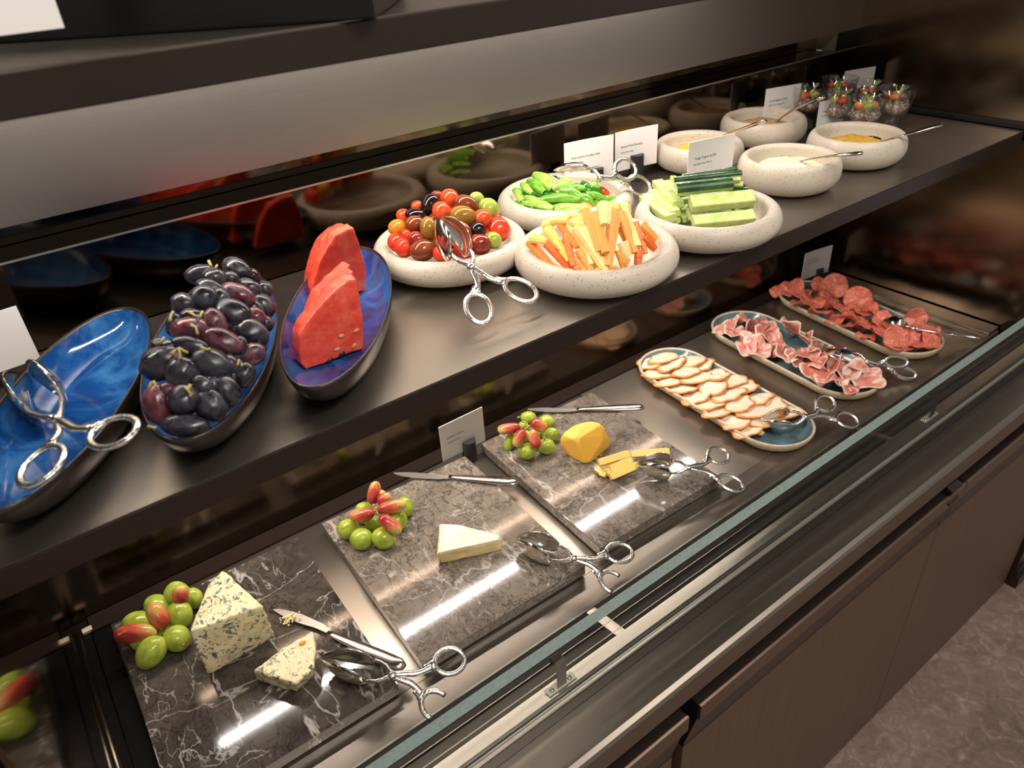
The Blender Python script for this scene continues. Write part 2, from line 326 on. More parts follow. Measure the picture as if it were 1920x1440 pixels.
M['quinoa']=mottled('quinoa_grain',(120,84,70),(214,196,176),320,.5,1.0,detail=2,pos=(.45,.6))
M['sprout']=simple('pale_green_sprout',(176,206,110),.4)
M['y_dip']=mottled('passion_fruit_dressing',(246,190,30),(250,206,60),60,.15,.4)
M['oil']=simple('creamy_dressing_pool',(226,206,170),.1)
M['b_dip']=mottled('eggplant_dip',(176,128,76),(216,180,130),160,.4,1.0,detail=6)
M['h_dip']=mottled('mustard_hummus',(206,156,52),(226,180,80),160,.4,.9,detail=6)
M['w_dip']=mottled('white_yogurt_dip',(232,224,188),(244,238,212),110,.35,.9,detail=6)
n=N('door_wood_grain'); co=n.coord((60,60,1.2)); f=n.noise(co,6,6,.6); n.set(Base_Color=n.ramp(f,[(.3,lin((92,70,56))),(.7,lin((110,86,70)))]),Roughness=.42); M['wood']=n.m
M['doorlip']=simple('handle_bronze',(122,102,88),.30,.7)
n=N('mottled_floor'); co=n.coord(); f=n.noise(co,3,9,.7,1.2); v=n.noise(co,26,6,.7,1.5); n.set(Base_Color=n.mix(.45,n.ramp(f,[(.3,lin((108,88,78))),(.5,lin((146,121,108))),(.7,lin((178,152,136)))]),n.ramp(v,[(.35,lin((98,78,70))),(.55,lin((150,124,110))),(.68,lin((208,184,166)))])),Roughness=.55); n.bump(v,.3,.002); M['floor']=n.m
# ------------------------------------------------------------------ the setting
SH=.372; ST=.40; YB=.938; YS=.566; XE=1.585; XL=-.121; FZ=-.7425
def struct(name,mb,mat,**k):
    o=mb.build(name,mat,**k); o['kind']='structure'; return o
b=MB(); b.box(-1.5,3.6,-1.6,.62,FZ-.04,FZ); struct('floor',b,M['floor'])
b=MB(); b.box(-.6,XE+.02,YB,YB+.03,-.06,.372); struct('wall_back',b,M['lowwall'])
b=MB(); b.box(-.6,XE+.02,YB,YB+.03,.398,.510); b.box(-.6,XE+.02,YB-.0015,YB,.5075,.5105); o=struct('trim_1',b,M['glosswall'])
b=MB(); b.box(-.6,XE+.02,YB-.0022,YB-.0003,.5078,.5102); struct('trim_2',b,M['alu'])
b=MB(); b.box(-.6,1.5135,YB+.045,YB+.06,.505,.56); b.box(-.6,1.5135,YB+.03,YB+.045,.5,.509); struct('wall_recess',b,M['glosswall'])
b=MB(); b.box(1.5135,XE+.02,YB,YB+.05,.510,.5455); struct('trim_3',b,M['black'])
b=MB(); b.box(1.510,1.5135,YB+.001,YB+.045,.5105,.5455); struct('trim_4',b,M['alu'])  # bright metal plate stands in for the lit side of the slot's end
b=MB(); b.box(-.6,XE+.02,YB-.001,YB+.03,.5455,1.25); struct('wall_upper',b,M['panel'])
b=MB(); b.box(XE,XE+.04,.43,1.0,-.06,1.3); struct('wall_right',b,M['endwall'])
b=MB(); b.box(XE-.012,XE-.0005,.45,.938,.4005,.4085); struct('baseboard_right',b,M['void'])
b=MB(); b.box(XL-.004,XL,.427,YB-.001,.014,SH); o=struct('wall_left',b,M['leftmirror'])
b=MB(); b.box(-.62,XL-.006,.40,YB,.0,.002); struct('trim_5',b,M['void'])
# display shelves
def shelf(zt,label,x0,x1,name='display_shelf'):
    r=empty(name,((x0+x1)/2,YS,zt-.028),label,'shelf'); L=r.location
    b=MB(); b.box(x0-L.x,x1-L.x,.0015,YB-YS-.0025,.0272,.028); b.build('shelf_top',M['shelf'],r)
    b=MB(); b.box(x0-L.x,x1-L.x,0,YB-YS-.0025,0,.0270); b.build('shelf_body',M['fascia'],r,bevel=.0012)
    b=MB(); b.box(-.3-L.x,x1-L.x-.02,(.31 if zt<.5 else .22),(.33 if zt<.5 else .24),-.006,0); b.build('light_strip_housing',M['alu'],r)
    return r
shelf(ST,'long brown metal shelf carrying the fruit platters and round stone bowls',-.62,1.566)
shelf(.736,'topmost brown metal shelf above the steel panel, mostly out of frame',-.62,1.566)
# refrigerated deck with air grille
DX0,DX1=-.60,1.580
r=empty('cold_display_deck',(.7,.7,-.02),'brown steel cold deck under the marble slabs and meat trays, with front air slots','counter'); L=r.location
b=MB(); xs=[DX0,XL-.004,-.1100,.2320,.778,1.5375]
def dbox(b,x0,x1,y0,y1,z0,z1): b.box(x0-L.x,x1-L.x,y0-L.y,y1-L.y,z0-L.z,z1-L.z)
b=MB(); dbox(b,-.0790,.7765,.5545,.905,-.012,0); b.build('deck_plate',M['deck'],r)
b=MB(); dbox(b,.779,1.52,.5545,.905,-.012,0); b.build('deck_plate',M['deck'],r)
b=MB(); dbox(b,-.62,-.1045,.507,.937,-.012,0); dbox(b,-.1045,-.1025,.507,.937,-.012,-.006); dbox(b,-.1025,-.0795,.507,.905,-.012,0); o=b.build('deck_side_dark_reflection',M['black'],r)  # black colour stands in for the dark reflection on the deck's left, with groove
b=MB(); dbox(b,-.0790,1.58,.507,.5540,-.012,-.0003); b.build('deck_front_border',M['deck'],r)
b=MB(); dbox(b,-.1025,1.58,.9055,.937,-.012,.004); b.build('deck_rear_border',M['fascia'],r)
b=MB(); dbox(b,1.522,1.58,.507,.9055,-.012,.005); dbox(b,1.540,1.58,.507,.9055,.005,.011); b.build('deck_end_border',M['deck'],r,bevel=.001)
b=MB(); dbox(b,-.62,1.58,.42,.937,-.06,-.05); b.build('deck_pan',M['void'],r)
b=MB(); dbox(b,-.62,1.58,.5045,.5070,-.03,.0012); b.build('front_lip',M['alu'],r)
def gz(y): return (.5045-y)*.167
def sbox(b,x0,x1,y0,y1,t=.003):
    b.add([(x-L.x,y-L.y,z-L.z) for x,y,z in [(x0,y0,gz(y0)-t),(x1,y0,gz(y0)-t),(x1,y1,gz(y1)-t),(x0,y1,gz(y1)-t),(x0,y0,gz(y0)),(x1,y0,gz(y0)),(x1,y1,gz(y1)),(x0,y1,gz(y1))]],[(0,3,2,1),(4,5,6,7),(0,1,5,4),(1,2,6,5),(2,3,7,6),(3,0,4,7)])
bars=[WY(1160,1188,.4455).x-.003, .955]
bx=[.4135,.9150+.0,1.50]
BX=[(W(1097.7,1147.4,0).x,W(1111,1138,0).x),(W(1600.6,803.5,0).x,W(1607,799,0).x),(W(1872,617.8,0).x,W(1880,612,0).x)]
g=b
for i,(y0,y1) in enumerate(((.4865,.4880),(.4690,.4705),(.4515+.0,.4530))):
    if i==0: continue
    b=MB(); sbox(b,-.62,1.58,y0,y1,.012); b.build('grille_slat',M['bracket'],r)
b=MB(); sbox(b,-.62,1.58,.4868,.4884,.012); b.build('grille_slat',M['bracket'],r)
for x0,x1 in BX:
    b=MB(); sbox(b,x0,x1+.002,.4455,.5040,.003); b.build('grille_crossbar',M['deck'],r)
b=MB(); sbox(b,-.62,1.58,.4260,.4455,.004); b.build('grille_front_plate',M['deck'],r)
b=MB(); dbox(b,-.62,1.58,.43,.504,-.034,-.030); b.build('grille_floor',M['matteblack'],r)
# rail at the foot of the side panel
r=empty('side_rail',(XL+.002,.52,0),'dark grey metal rail at the foot of the mirrored side panel','rail'); L=r.location
b=MB(); b.tube([(0,0,.0035),(0,.395,.0035)],.0045,10,.8); b.build('rail_bar',M['bracket'],r,smooth=True)
b=MB(); b.box(.006,.0185,.388,.397,.0005,.006); b.build('end_tab',M['sand'],r,bevel=.001)
# glass screen
r=empty('glass_screen',(.48,.412,.0),'clear glass guard with a green cut edge along the front of the counter','screen'); L=r.location
b=MB(); b.box(-1.1,1.1,-.0065,.0065,.018,.1275); b.build('glass_pane',M['glass'],r)
b=MB(); b.box(-1.1,1.1,-.0065,.0065,.1276,.1288); b.build('cut_edge',M['glassedge'],r,bevel=.0005)
b=MB(); b.prism([(-.0120,-.010),(.0125,-.010),(.0125,.0095),(.0075,.0095),(.0075,.006),(-.0075,.006),(-.0075,.0420),(-.0095,.0420),(-.0100,.0395),(-.0120,.0395)],-1.1,1.1); b.build('glass_channel',M['alu'],r,bevel=.0004)
b=MB(); b.box(-1.1,1.1,-.0132,-.0121,-.005,.0335); b.build('channel_gap_shade',M['black'],r)  # black strip stands in for the shadowed gap between channel and ledge
b=MB(); b.box(-1.1,1.1,-.0074,-.0066,.010,.0425); b.build('rubber_seal',M['matteblack'],r)
for k,(u,v) in enumerate(((1058,1290),(1752,778))):
    p=WY(u,v,.4275); 
    if k==0: lab='brown steel clamp bracket with two crosshead screws behind the glass, nearer one'
    else: lab='brown steel clamp bracket behind the glass, farther one beside the meat trays'
    q=empty('clamp_bracket',(p.x,.4290,gz(.429)+.0002),lab,'bracket','clamp brackets behind the glass')
    b=MB(); b.box(-.021,.021,0,.011,0,.0015); b.build('mounting_plate',M['plate'],q,bevel=.0007,seg=3)
    b=MB(); b.prism([(.002,.0015),(.0035,.0015),(.0035,.0440),(.0140,.0440),(.0140,.036),(.0155,.036),(.0155,.0455),(.002,.0455)],-.007,.007); b.build('arm',M['bracket'],q,bevel=.0004)
    for sx in (-.0135,.0135):
        me=lathe_mesh('screw',[(0,.0032),(.0018,.0030),(.0030,.002),(.0033,.0015),(.0033,.0012)],M['steel'],14)
        s=link('screw',me,None,q,(sx,.0055,.0002))
        c=MB(); c.box(-.0018,.0018,-.0003,.0003,.0030,.0034); c.box(-.0003,.0003,-.0018,.0018,.0030,.0034); c.build('cross_slot',M['void'],s)
# ledge in front of the glass
b=MB(); b.prism([(.3985,.0140),(.3500,.0145),(.3440,.0130),(.3410,.009),(.3410,-.026),(.344,-.030),(.3985,-.030)],-.62,1.80)
o=b.build('counter_ledge',M['ledge']); tag(o,'long brown steel ledge running in front of the glass guard above the doors','ledge')
# cabinets
def cabinet(x0,x1,label,doors):
    r=empty('base_cabinet',((x0+x1)/2,.36,FZ),label,'cabinet'); L=r.location
    b=MB(); b.box(x0-L.x,x1-L.x,.0165,.5,.002,-.066-FZ); b.build('cabinet_body',M['void'],r)
    for a,c in doors:
        b=MB(); b.box(a-L.x,c-L.x,-.005,.0155,.004,-.168-FZ); d=b.build('door',M['wood'],r,bevel=.0006)
        z=lambda q:q-FZ
        b=MB(); b.prism([(-.0215,z(-.0510)),(-.0245,z(-.0515)),(-.0255,z(-.0525)),(-.0255,z(-.080)),(-.0215,z(-.0815))],a-L.x,c-L.x); b.build('handle_lip',M['doorlip'],d,bevel=.0005)
        b=MB(); b.prism([(-.0212,z(-.0815)),(-.005,z(-.158)),(-.005,z(-.1675)),(.0155,z(-.1675)),(.0155,z(-.0525)),(-.0212,z(-.0525))],a-L.x,c-L.x); b.build('handle_recess',M['fascia'],d,bevel=.0005)  # handle top and chamfer coloured dark to stand in for shade under the ledge
    return r
cabinet(-.62,.4605,'brown wood cabinet with bronze handle profile, left of the black gap',[(-.62,.4600)])
cabinet(.4815,1.1365,'brown wood cabinet between the black gap and the thin door seam',[(.4815,1.1360)])
cabinet(1.1385,1.735,'brown wood cabinet at the right end, nearest the dark plinth',[(1.1385,1.7345)])
b=MB(); b.box(1.742,1.80,.33,.80,FZ,FZ+.035); b.box(1.742,1.792,.338,.80,FZ+.037,FZ+.058); b.box(1.742,1.785,.345,.80,FZ+.060,-.05)
struct('trim_6',b,M['fascia'],bevel=.001)
# small latch under the ledge
p=WY(1768,930,.352); b=MB(); b.prism([(.345,-.047),(.349,-.047),(.349,-.058),(.332,-.066),(.332,-.071),(.346,-.064)],p.x-.02,p.x+.012)
b.prism([(.334,-.047),(.3445,-.047),(.3445,-.036),(.334,-.040)],p.x-.02,p.x+.012)
o=b.build('ledge_clip',M['fascia'],bevel=.0008); tag(o,'small dark metal clip on the ledge edge above the door seam','clip')
# ------------------------------------------------------------------ upper tray box, jars
a=W(80,78,.736); c=W(703,37.5,.736); d=W(787,0,.736)
ex=(c-a).normalized(); ey=Vector((-ex.y,ex.x,0))
A0=a-ex*.25
def obox(name,org,ex,lx,ly,z0,z1,mat,bev=.0015,parent=None):
    b=MB(); ey=Vector((-ex.y,ex.x,0)); P=[org,org+ex*lx,org+ex*lx+ey*ly,org+ey*ly]
    b.add([(p.x,p.y,z0) for p in P]+[(p.x,p.y,z1) for p in P],[(0,3,2,1),(4,5,6,7),(0,1,5,4),(1,2,6,5),(2,3,7,6),(3,0,4,7)])
    return b.build(name,mat,parent,bevel=bev)
lx=(c-A0).length
zt=.775
o=obox('riser_box',A0,ex,lx,.16,.7365,zt,M['black'],.002); tag(o,'black rectangular riser box set askew on the topmost shelf','riser')
for k,(u,v) in enumerate(((124,2),(220,-2),(268,-4),(340,-6))):
    p=W(u,v,zt)+ey*.03
    me=lathe_mesh('glass_jar',[(0,.0),(.016,.0),(.0185,.003),(.019,.01),(.020,.05),(.0215,.07),(.0195,.07),(.018,.05),(.0168,.012),(.014,.006),(0,.005)],M['cup'],28)
    o=link('glass_jar',me,None,None,(p.x,p.y,zt+.0008))
    tag(o,['small glass jar on the riser box, beside the white card','small glass jar on the riser box, second from the white card','small glass jar on the riser box, third from the white card','small glass jar on the riser box, farthest from the white card'][k],'jar','glass jars on the riser box')
# ------------------------------------------------------------------ cards
def card(name_lab,TL,TR,BR,BL,zb,lines,holder=None,logo=None,width=None,yfix=None,lean=None,bow=.0,hz=None):
    if yfix: a=WY(*BL,yfix); e=WY(*BR,yfix)
    else: a=W(*BL,zb); e=W(*BR,zb)
    x=(e-a); x.z=0
    if width: a=e-x.normalized()*width; x=x.normalized()*width
    w_=x.length; x.normalize(); m=(a+e)/2; m.z=(a.z+e.z)/2
    tm=((TL[0]+TR[0])/2,(TL[1]+TR[1])/2) if not width else TR
    base=m if not width else e
    dr=ray(*tm); cp=Vector((0,0,CAMZ)); nn=Vector((-x.y,x.x,0)); s=((base-cp).dot(nn))/dr.dot(nn); tp=cp+dr*s
    h=max(.035,(tp-base).z); ln=lean or 0
    up=Vector((nn.x*math.sin(ln),nn.y*math.sin(ln),math.cos(ln)))
    r=empty('menu_card',m,name_lab,'card'); fr=Matrix((x,nn,Vector((0,0,1)))).transposed().to_4x4()
    r.matrix_world=Matrix.Translation(m)@fr
    b=MB(); K=10; t=.0005; v=[];f=[]
    for i in range(K+1):
        X=-w_/2+w_*i/K; Y=bow*((2*i/K-1)**2)
        for q in ((X,Y-t,0),(X,Y-t,h),(X,Y+t,h),(X,Y+t,0)): v.append(q)
    for i in range(K):
        for k in range(4): f.append((i*4+k,(i+1)*4+k,(i+1)*4+(k+1)%4,i*4+(k+1)%4))
    f+= [(3,2,1,0),(K*4,K*4+1,K*4+2,K*4+3)]
    b.add(v,f); b.build('card_sheet',M['card'],r)
    for tx,sz,X,Z in lines:
        sz*=.66; cu=bpy.data.curves.new('lettering','FONT'); cu.body=tx; cu.size=sz; cu.align_x='LEFT'; cu.space_character=.95; cu.resolution_u=2
        tmp=bpy.data.objects.new('lettering',cu); COL.objects.link(tmp); bpy.context.view_layer.update()
        me=bpy.data.meshes.new_from_object(tmp); bpy.data.objects.remove(tmp); me.materials.clear(); me.materials.append(M['ink'])
        for q in me.vertices:
            xx=-w_/2+X*w_+q.co.x; q.co=(xx,-t-.0003+bow*((2*(xx/w_))**2),h*Z+q.co.y)
        link('lettering',me,None,r)
    if logo:
        X,Z=logo; b=MB(); cx,cz=-w_/2+X*w_,h*Z; R=.0042
        b.tube([(cx+R*math.cos(q*PI/12),-t-.0003,cz+R*1.15*math.sin(q*PI/12)) for q in range(24)],.00018,4,closed=True,up=Vector((0,1,0)))
        b.tube([(cx-.0003+.0014*math.sin(q*PI/6)*(1 if q<=6 else 1),-t-.0003,cz-.0004+.0030*math.cos(q*PI/6)) for q in range(12)],.00016,4,closed=True,up=Vector((0,1,0)))
        b.tube([(cx,-t-.0003,cz-.0038),(cx,-t-.0003,cz+.0010)],.00016,4,up=Vector((0,1,0)))
        b.build('leaf_emblem',M['ink'],r)
    if holder is not None:
        X,R,zb0,zt0=holder; zz=m.z
        b=MB(); K=16; hv=[]
        for z in (zb0-zz,zt0-zz): hv+= [(-w_/2+X*w_+R*math.cos(PI+PI*k/K),-.0012+R*math.sin(PI+PI*k/K)*1.0,z) for k in range(K+1)]
        f=[tuple(range(K+1)),tuple(range(2*K+1,K,-1))]+[(i,(i+1)%(K+1),(i+1)%(K+1)+K+1,i+K+1) for i in range(K+1)]
        b.add(hv,f); b.build('card_holder',M['matteblack'],r,bevel=.0006)
        b=MB(); hv=[]
        for z in (zb0-zz,zt0-zz-.012): hv+= [(-w_/2+X*w_+R*math.cos(PI*k/K),.0012+R*.6*math.sin(PI*k/K),z) for k in range(K+1)]
        b.add(hv,f); b.build('holder_back',M['matteblack'],r)
    return r
card('white card reading Cheese Station, in a black holder behind the middle marble slab',(812,806.7),(895,767),(910,825.6),(831,865.6),.022,[('Cheese Station',.0088,.14,.57),('Quầy Phô Mai',.0072,.14,.43)],(.60,.0125,.0005,.042))
card('white card reading Fresh Garden Crudités, behind the pepper strips',(1051,271),(1140,252),(1148,331),(1058,350),.42,[('Fresh Garden Crudités With',.0072,.14,.60),('Trio of Dips',.0072,.14,.48),('Rau Củ Theo Mùa Với Xốt Hummus',.0058,.10,.31),('Sữa Chua',.0058,.28,.21)],(.66,.0115,.4005,.440),bow=-.002)
card('white card reading Passion Fruit Dressing, left of the yellow dressing bowl',(1141.7,253.7),(1219,232.6),(1229,305),(1151,323),.42,[('Passion Fruit Dressing',.0078,.14,.58),('Xốt Chanh Dây',.0064,.14,.44)],(.52,.0125,.4005,.442),(.19,.22),bow=-.002)
card('white card reading Tangy Yogurt and Dill, standing behind the cucumber batons',(1280.7,271.4),(1363,251),(1369,330),(1285,350),.42,[('Tangy Yogurt & Dill',.0084,.14,.58),('Xốt Sữa Chua Thì Là',.0068,.12,.45)],None,(.20,.20),bow=-.002)
card('white card reading Smoky Eggplant Caviar, behind the brown dip bowl',(1427,170),(1494,156.5),(1494.6,213),(1430,225),.43,[('Smoky Eggplant Caviar',.0074,.12,.56),('Xốt Cà Tím Xông Khói',.0060,.12,.42)],None)
card('white card reading Creamy Hummus, behind the mustard hummus bowl',(1526,197),(1577,180),(1579.7,230.7),(1529.6,239.6),.42,[('Creamy Hummus',.0070,.14,.56),('Xốt Đậu Gà Béo Mịn',.0052,.14,.40)],None)
card('blank white card standing behind the salad glasses in the far corner',(1570.6,135.7),(1633.5,125.8),(1631,182),(1575,192),.42,[],None)
card('white card in a black holder at the wall end of the salami tray',(1494.8,481.5),(1546.4,462),(1551,508.7),(1500.5,526),.02,[('Assorted Cold Cuts',.0070,.12,.66),('Các Loại Thịt Nguội Nhập Khẩu',.0052,.12,.55)],(.66,.010,.0005,.036),bow=-.002)
card('white card reading Station, beside the empty blue platter',(-40,596),(31,573),(76,671),(5.6,696),.42,[('Fruit Station',.0098,.27,.53),('Quầy Hoa Quả',.0078,.27,.40)],(.28,.013,.4005,.445),width=.088)
card('blurred white card in a black holder in front of the riser box',(-25,-28),(85,-30),(121,52),(19,65),.755,[],(.20,.012,.7365,.775),(.42,.62),width=.072,yfix=.61)
# ------------------------------------------------------------------ platters, bowls, trays
def platter(cx,cy,ang,ax,by,mat,label):
    H=.0435
    prof_in=[(0,.010),(.55,.0105),(.74,.013),(.86,.020),(.93,.030),(.972,H-.003)]
    prof_rim=[(.972,H-.003),(.985,H),(1.0,H-.0015)]
    prof_out=[(1.0,H-.0015),(.99,H-.008),(.94,.022),(.84,.010),(.70,.002),(.66,0),(0,0)]
    r=empty('oval_platter',(cx,cy,ST+.0008),label,'platter','blue oval platters'); r.rotation_euler=(0,0,math.radians(ang))
    link('glazed_inside',lathe_mesh('glazed_inside',prof_in,mat,96,ax,by),None,r)
    link('clay_body',lathe_mesh('clay_body',prof_rim+prof_out,M['clay'],96,ax,by),None,r)
    return r
platter(-.0031,.732,62.4,.175,.060,M['blue'],'empty blue glazed oval platter with tongs resting in it')
platter(.135,.7359,65.2,.182,.0640,M['blue'],'blue oval platter heaped with black grapes')
platter(.2677,.7148,56.8,.169,.0565,M['violet'],'blue violet oval platter under the watermelon slices')
def bowl(cx,cy,R,label,H,depth,rin):
    # plump rolled rim
    rm=rin+(R-rin)*.42; pr=[(0,depth),(rin*.6,depth),(rin*.84,depth+.002),(rin*.94,depth+.007),(rin*.985,H*.66),(rin,H*.80)]
    for k in range(1,6):
        th=PI-k*PI/2/5*1.0; pr.append((rm+(rm-rin)*math.cos(th),H*.82+H*.18*math.sin(th)))
    for k in range(1,15):
        th=PI/2-k*(PI/2+1.40)/14; rb=rm if th>0 else R*.60; pr.append((rb+(R-rb)*math.cos(th),H*.56+H*.44*math.sin(th)*(1 if th>0 else 1.25)))
    pr=[p for p in pr if p[1]>.0005]+[(R*.60,0),(0,0)]
    o=link('stone_bowl',lathe_mesh('stone_bowl',pr,M['stone'],72),None,None,(cx,cy,ST+.0006))
    tag(o,label,'bowl','speckled cream stoneware bowls'); return o
BW=dict(tom=(.4712,.8082),car=(.5905,.6515),pep=(.6941,.8348),cuc=(.7863,.6408),yel=(1.0135,.8569),bro=(1.2102,.8732),tan=(1.2072,.6825),yog=(1.026,.6835))
bowl(*BW['tom'],.103,'speckled cream stone bowl full of mixed cherry tomatoes',.040,.014,.080)
bowl(*BW['car'],.1035,'speckled cream stone bowl holding orange and yellow carrot sticks',.042,.014,.080)
bowl(*BW['pep'],.1025,'speckled cream stone bowl holding green pepper strips',.040,.014,.079)
bowl(*BW['cuc'],.0995,'speckled cream stone bowl holding cucumber batons',.042,.014,.078)
bowl(*BW['yel'],.0765,'small round stone bowl of yellow passion fruit dressing',.046,.018,.056)
bowl(*BW['bro'],.078,'small round stone bowl of brown eggplant dip',.048,.018,.058)
bowl(*BW['tan'],.079,'small round stone bowl of mustard coloured hummus',.050,.018,.060)
bowl(*BW['yog'],.078,'small round stone bowl of white yogurt dip',.050,.018,.060)
def tray(p0,p1,hw,label):
    p0=Vector(p0);p1=Vector(p1);c=(p0+p1)/2;d=(p1-p0);Ls=d.length/2-hw; ang=math.atan2(d.y,d.x)
    r=empty('serving_tray',(c.x,c.y,.0006),label,'tray','long stoneware meat trays'); r.rotation_euler=(0,0,ang)
    def ring(off,z,K=20):
        R=hw+off; return [(Ls+R*math.cos(-PI/2+PI*k/K),R*math.sin(-PI/2+PI*k/K),z) for k in range(K+1)]+[(-Ls+R*math.cos(PI/2+PI*k/K),R*math.sin(PI/2+PI*k/K),z) for k in range(K+1)]
    def loft(name,rings,mat,cap0=None,cap1=None):
        b=MB(); n=len(rings[0]); v=[q for rr in rings for q in rr]; f=[]
        for i in range(len(rings)-1):
            for k in range(n): f.append((i*n+k,i*n+(k+1)%n,(i+1)*n+(k+1)%n,(i+1)*n+k))
        if cap0: f.append(tuple(range(n)))
        if cap1: f.append(tuple((len(rings)-1)*n+k for k in range(n)))
        b.add(v,f); b.build(name,mat,r,smooth=True)
    loft('glazed_inside',[ring(-.028,.0065),ring(-.018,.0070),ring(-.010,.011),ring(-.0048,.0190)],M['teal'],cap0=True)
    loft('rim_and_base',[ring(-.0048,.0190),ring(-.0036,.0212),ring(-.0014,.0215),ring(0,.0195),ring(-.001,.014),ring(-.006,.005),ring(-.014,0)],M['sand'],cap1=True)
    return r
tray((.970,.906),(.949,.524),.0700,'long teal tray with cream rim holding smoked chicken slices')
tray((1.200,.915),(1.170,.535),.0735,'long teal tray with cream rim holding cured ham')
tray((1.432,.912),(1.382,.534),.0745,'long teal tray with cream rim holding salami slices')
# marble slabs
def slab(cx,cy,w_,l_,ang,mat,label,th=.0205):
    b=MB(); b.box(-w_/2,w_/2,-l_/2,l_/2,.003,th); b.box(-w_/2+.01,w_/2-.01,-l_/2+.01,l_/2-.01,.0006,.003)
    o=b.build('marble_slab',mat,None,bevel=.0009); o.location=(cx,cy,0); o.rotation_euler=(0,0,math.radians(ang)); tag(o,label,'serving board','marble cheese boards'); return o
slab(.0545,.716,.262,.320,-1.0,M['marble1'],'dark marble slab with white veins under the blue cheese')
slab(.3555,.7155,.262,.318,-1.5,M['marble2'],'grey brown marble slab under the white rind cheese wedge')
slab(.6510,.7190,.250,.318,-1.8,M['marble3'],'grey marble slab with dark cracks under the yellow cheese')
# ------------------------------------------------------------------ tongs and cutlery
def tongs(label,piv,ra,rb,tip,R=(.0135,.0165),opening=.012,Ls=.058,Wd=.019,openb=False,scoop='shell',wfac=1.0):
    P,A,B,T=[Vector(q) for q in (piv,ra,rb,tip)]
    r=empty('serving_tongs',P,label,'tongs','silver serving tongs')
    hd=(T-P); hl=hd.length; h=hd.normalized()
    mid=(A+B)/2; e1=(mid-P).normalized(); e2=(A-B); e2=(e2-e1*e2.dot(e1)).normalized(); n=e1.cross(e2).normalized()
    if n.z<0: n=-n
    s2=(e2-h*e2.dot(h)).normalized(); hn=h.cross(s2).normalized()
    if hn.dot(n)<0: hn=-hn
    Ls=min(hl*.68,.074); Wd=min(.023,.35*Ls)
    for k,(Q,sd) in enumerate(((A,1),(B,-1))):
        arm=empty('tong_arm',(0,0,0)); arm.parent=r
        q=Q-P; d=q.normalized(); Rr=R[1]; off=n*(.0012*sd)
        root=q-d*(Rr+.001)
        # handle shank, slightly swollen, curved
        pts=[];rad=[]
        side=(e2*sd)
        for i in range(9):
            t=i/8; pts.append(root*t+side*(-.0045*math.sin(PI*t)+.0015*math.sin(2*PI*t))+off); rad.append(.0028+.0012*math.sin(PI*t)+(.0012 if t>.85 else 0))
        b=MB(); b.tube(pts,rad,8,.62,up=n)
        # finger ring
        dd=(d-n*d.dot(n)).normalized(); cc=n.cross(dd)
        if openb and k==1:
            ring=[q+dd*(-R[1])*math.cos(t)+cc*R[0]*math.sin(t)+off for t in [(-1.75+3.5*i/20) for i in range(21)]]
            b.tube(ring,[.0034]*21,8,.55,up=n); b.tube([p+n*.0012 for p in ring],[.0012]*21,6,1,up=n)
        else:
            ring=[q+dd*R[1]*math.cos(2*PI*i/28)+cc*R[0]*math.sin(2*PI*i/28)+off for i in range(28)]
            b.tube(ring,.0034,8,.55,up=n,closed=True); b.tube([p*1.0+n*.0012 for p in ring],.0012,6,1,up=n,closed=True)
        b.tube([root*.72+off,root*.86+off,root*.95+off,root*1.03+off],[.003,.0046,.0072,.0085],8,.36,up=n)
        b.build('ring_handle',M['silver'],arm,smooth=True)
        # front arm bends out and back in to the scoop
        oth=-sd; g=opening
        rootp=h*(hl-Ls)+s2*(oth*g)
        pts=[Vector((0,0,0))+off]; rad=[.0026]
        for i in range(1,8):
            t=i/7; pts.append(h*(hl-Ls)*t+s2*(oth*g*math.sin(PI/2*min(1,t*1.25))*1.0)+off*(1-t)); rad.append(.0026-.0006*t+.0009*(i%2))
        b=MB(); b.tube(pts,rad,8,.8,up=n); b.build('front_arm',M['silver'],arm,smooth=True)
        # scoop: leaf shaped shell standing on edge, hollow side facing its partner
        nu,nv=14,9; v=[];f=[]
        for i in range(nu+1):
            t=i/nu; wl=Wd*wfac*(math.sin(PI*(t**.62))**.65 if 0<t<1 else 0)+.0018
            if t>.98: wl=.004
            cen=rootp+h*(Ls*t)+s2*(-oth*(g-.0025)*(t**1.6)*.92)
            for j in range(nv+1):
                a=-1+2*j/nv; bow=.0085*math.sin(PI*min(1,.12+t*.86))*(1-a*a)
                v.append(cen+hn*(wl*a)+s2*(oth*bow))
        for i in range(nu):
            for j in range(nv): f.append((i*(nv+1)+j,i*(nv+1)+j+1,(i+1)*(nv+1)+j+1,(i+1)*(nv+1)+j))
        b=MB(); b.add(v,f); o=b.build('scoop',M['chrome'],arm,smooth=True)
        md=o.modifiers.new('thick','SOLIDIFY'); md.thickness=.0011; md.offset=0
    b=MB(); z=n*.0032; b.tube([-z,-z*.6,z*.6,z*1.2],[.004,.0052,.0052,.003],16,1.0,up=e1); b.build('pivot_screw',M['silver'],r,smooth=True)
    return r
def tw(label,pv,a,b_,t,zp,za,zb,zt,**k): return tongs(label,W(*pv,zp),W(*a,za),W(*b_,zb),W(*t,zt),**k)
tw('silver tongs lying in the empty blue platter',(107,786),(214,812),(77,870),(48,704),.462,.470,.458,.440,R=(.0170,.022),opening=.015)
tw('silver tongs leaning on the rim of the tomato bowl',(883.7,500),(976,545),(898,577),(822,412),.454,.426,.426,.487,R=(.0150,.020),opening=.012)
tw('silver tongs lying across the pepper strips toward the cards',(1127,334),(1172,318),(1200,347),(1040,325),.468,.468,.446,.462,R=(.0160,.020),opening=.012)
tw('silver tongs beside the small piece of blue cheese, one finger loop open',(735.5,1266.5),(843,1240),(818,1322),(606,1234),.046,.034,.022,.044,R=(.0155,.0185),openb=True)
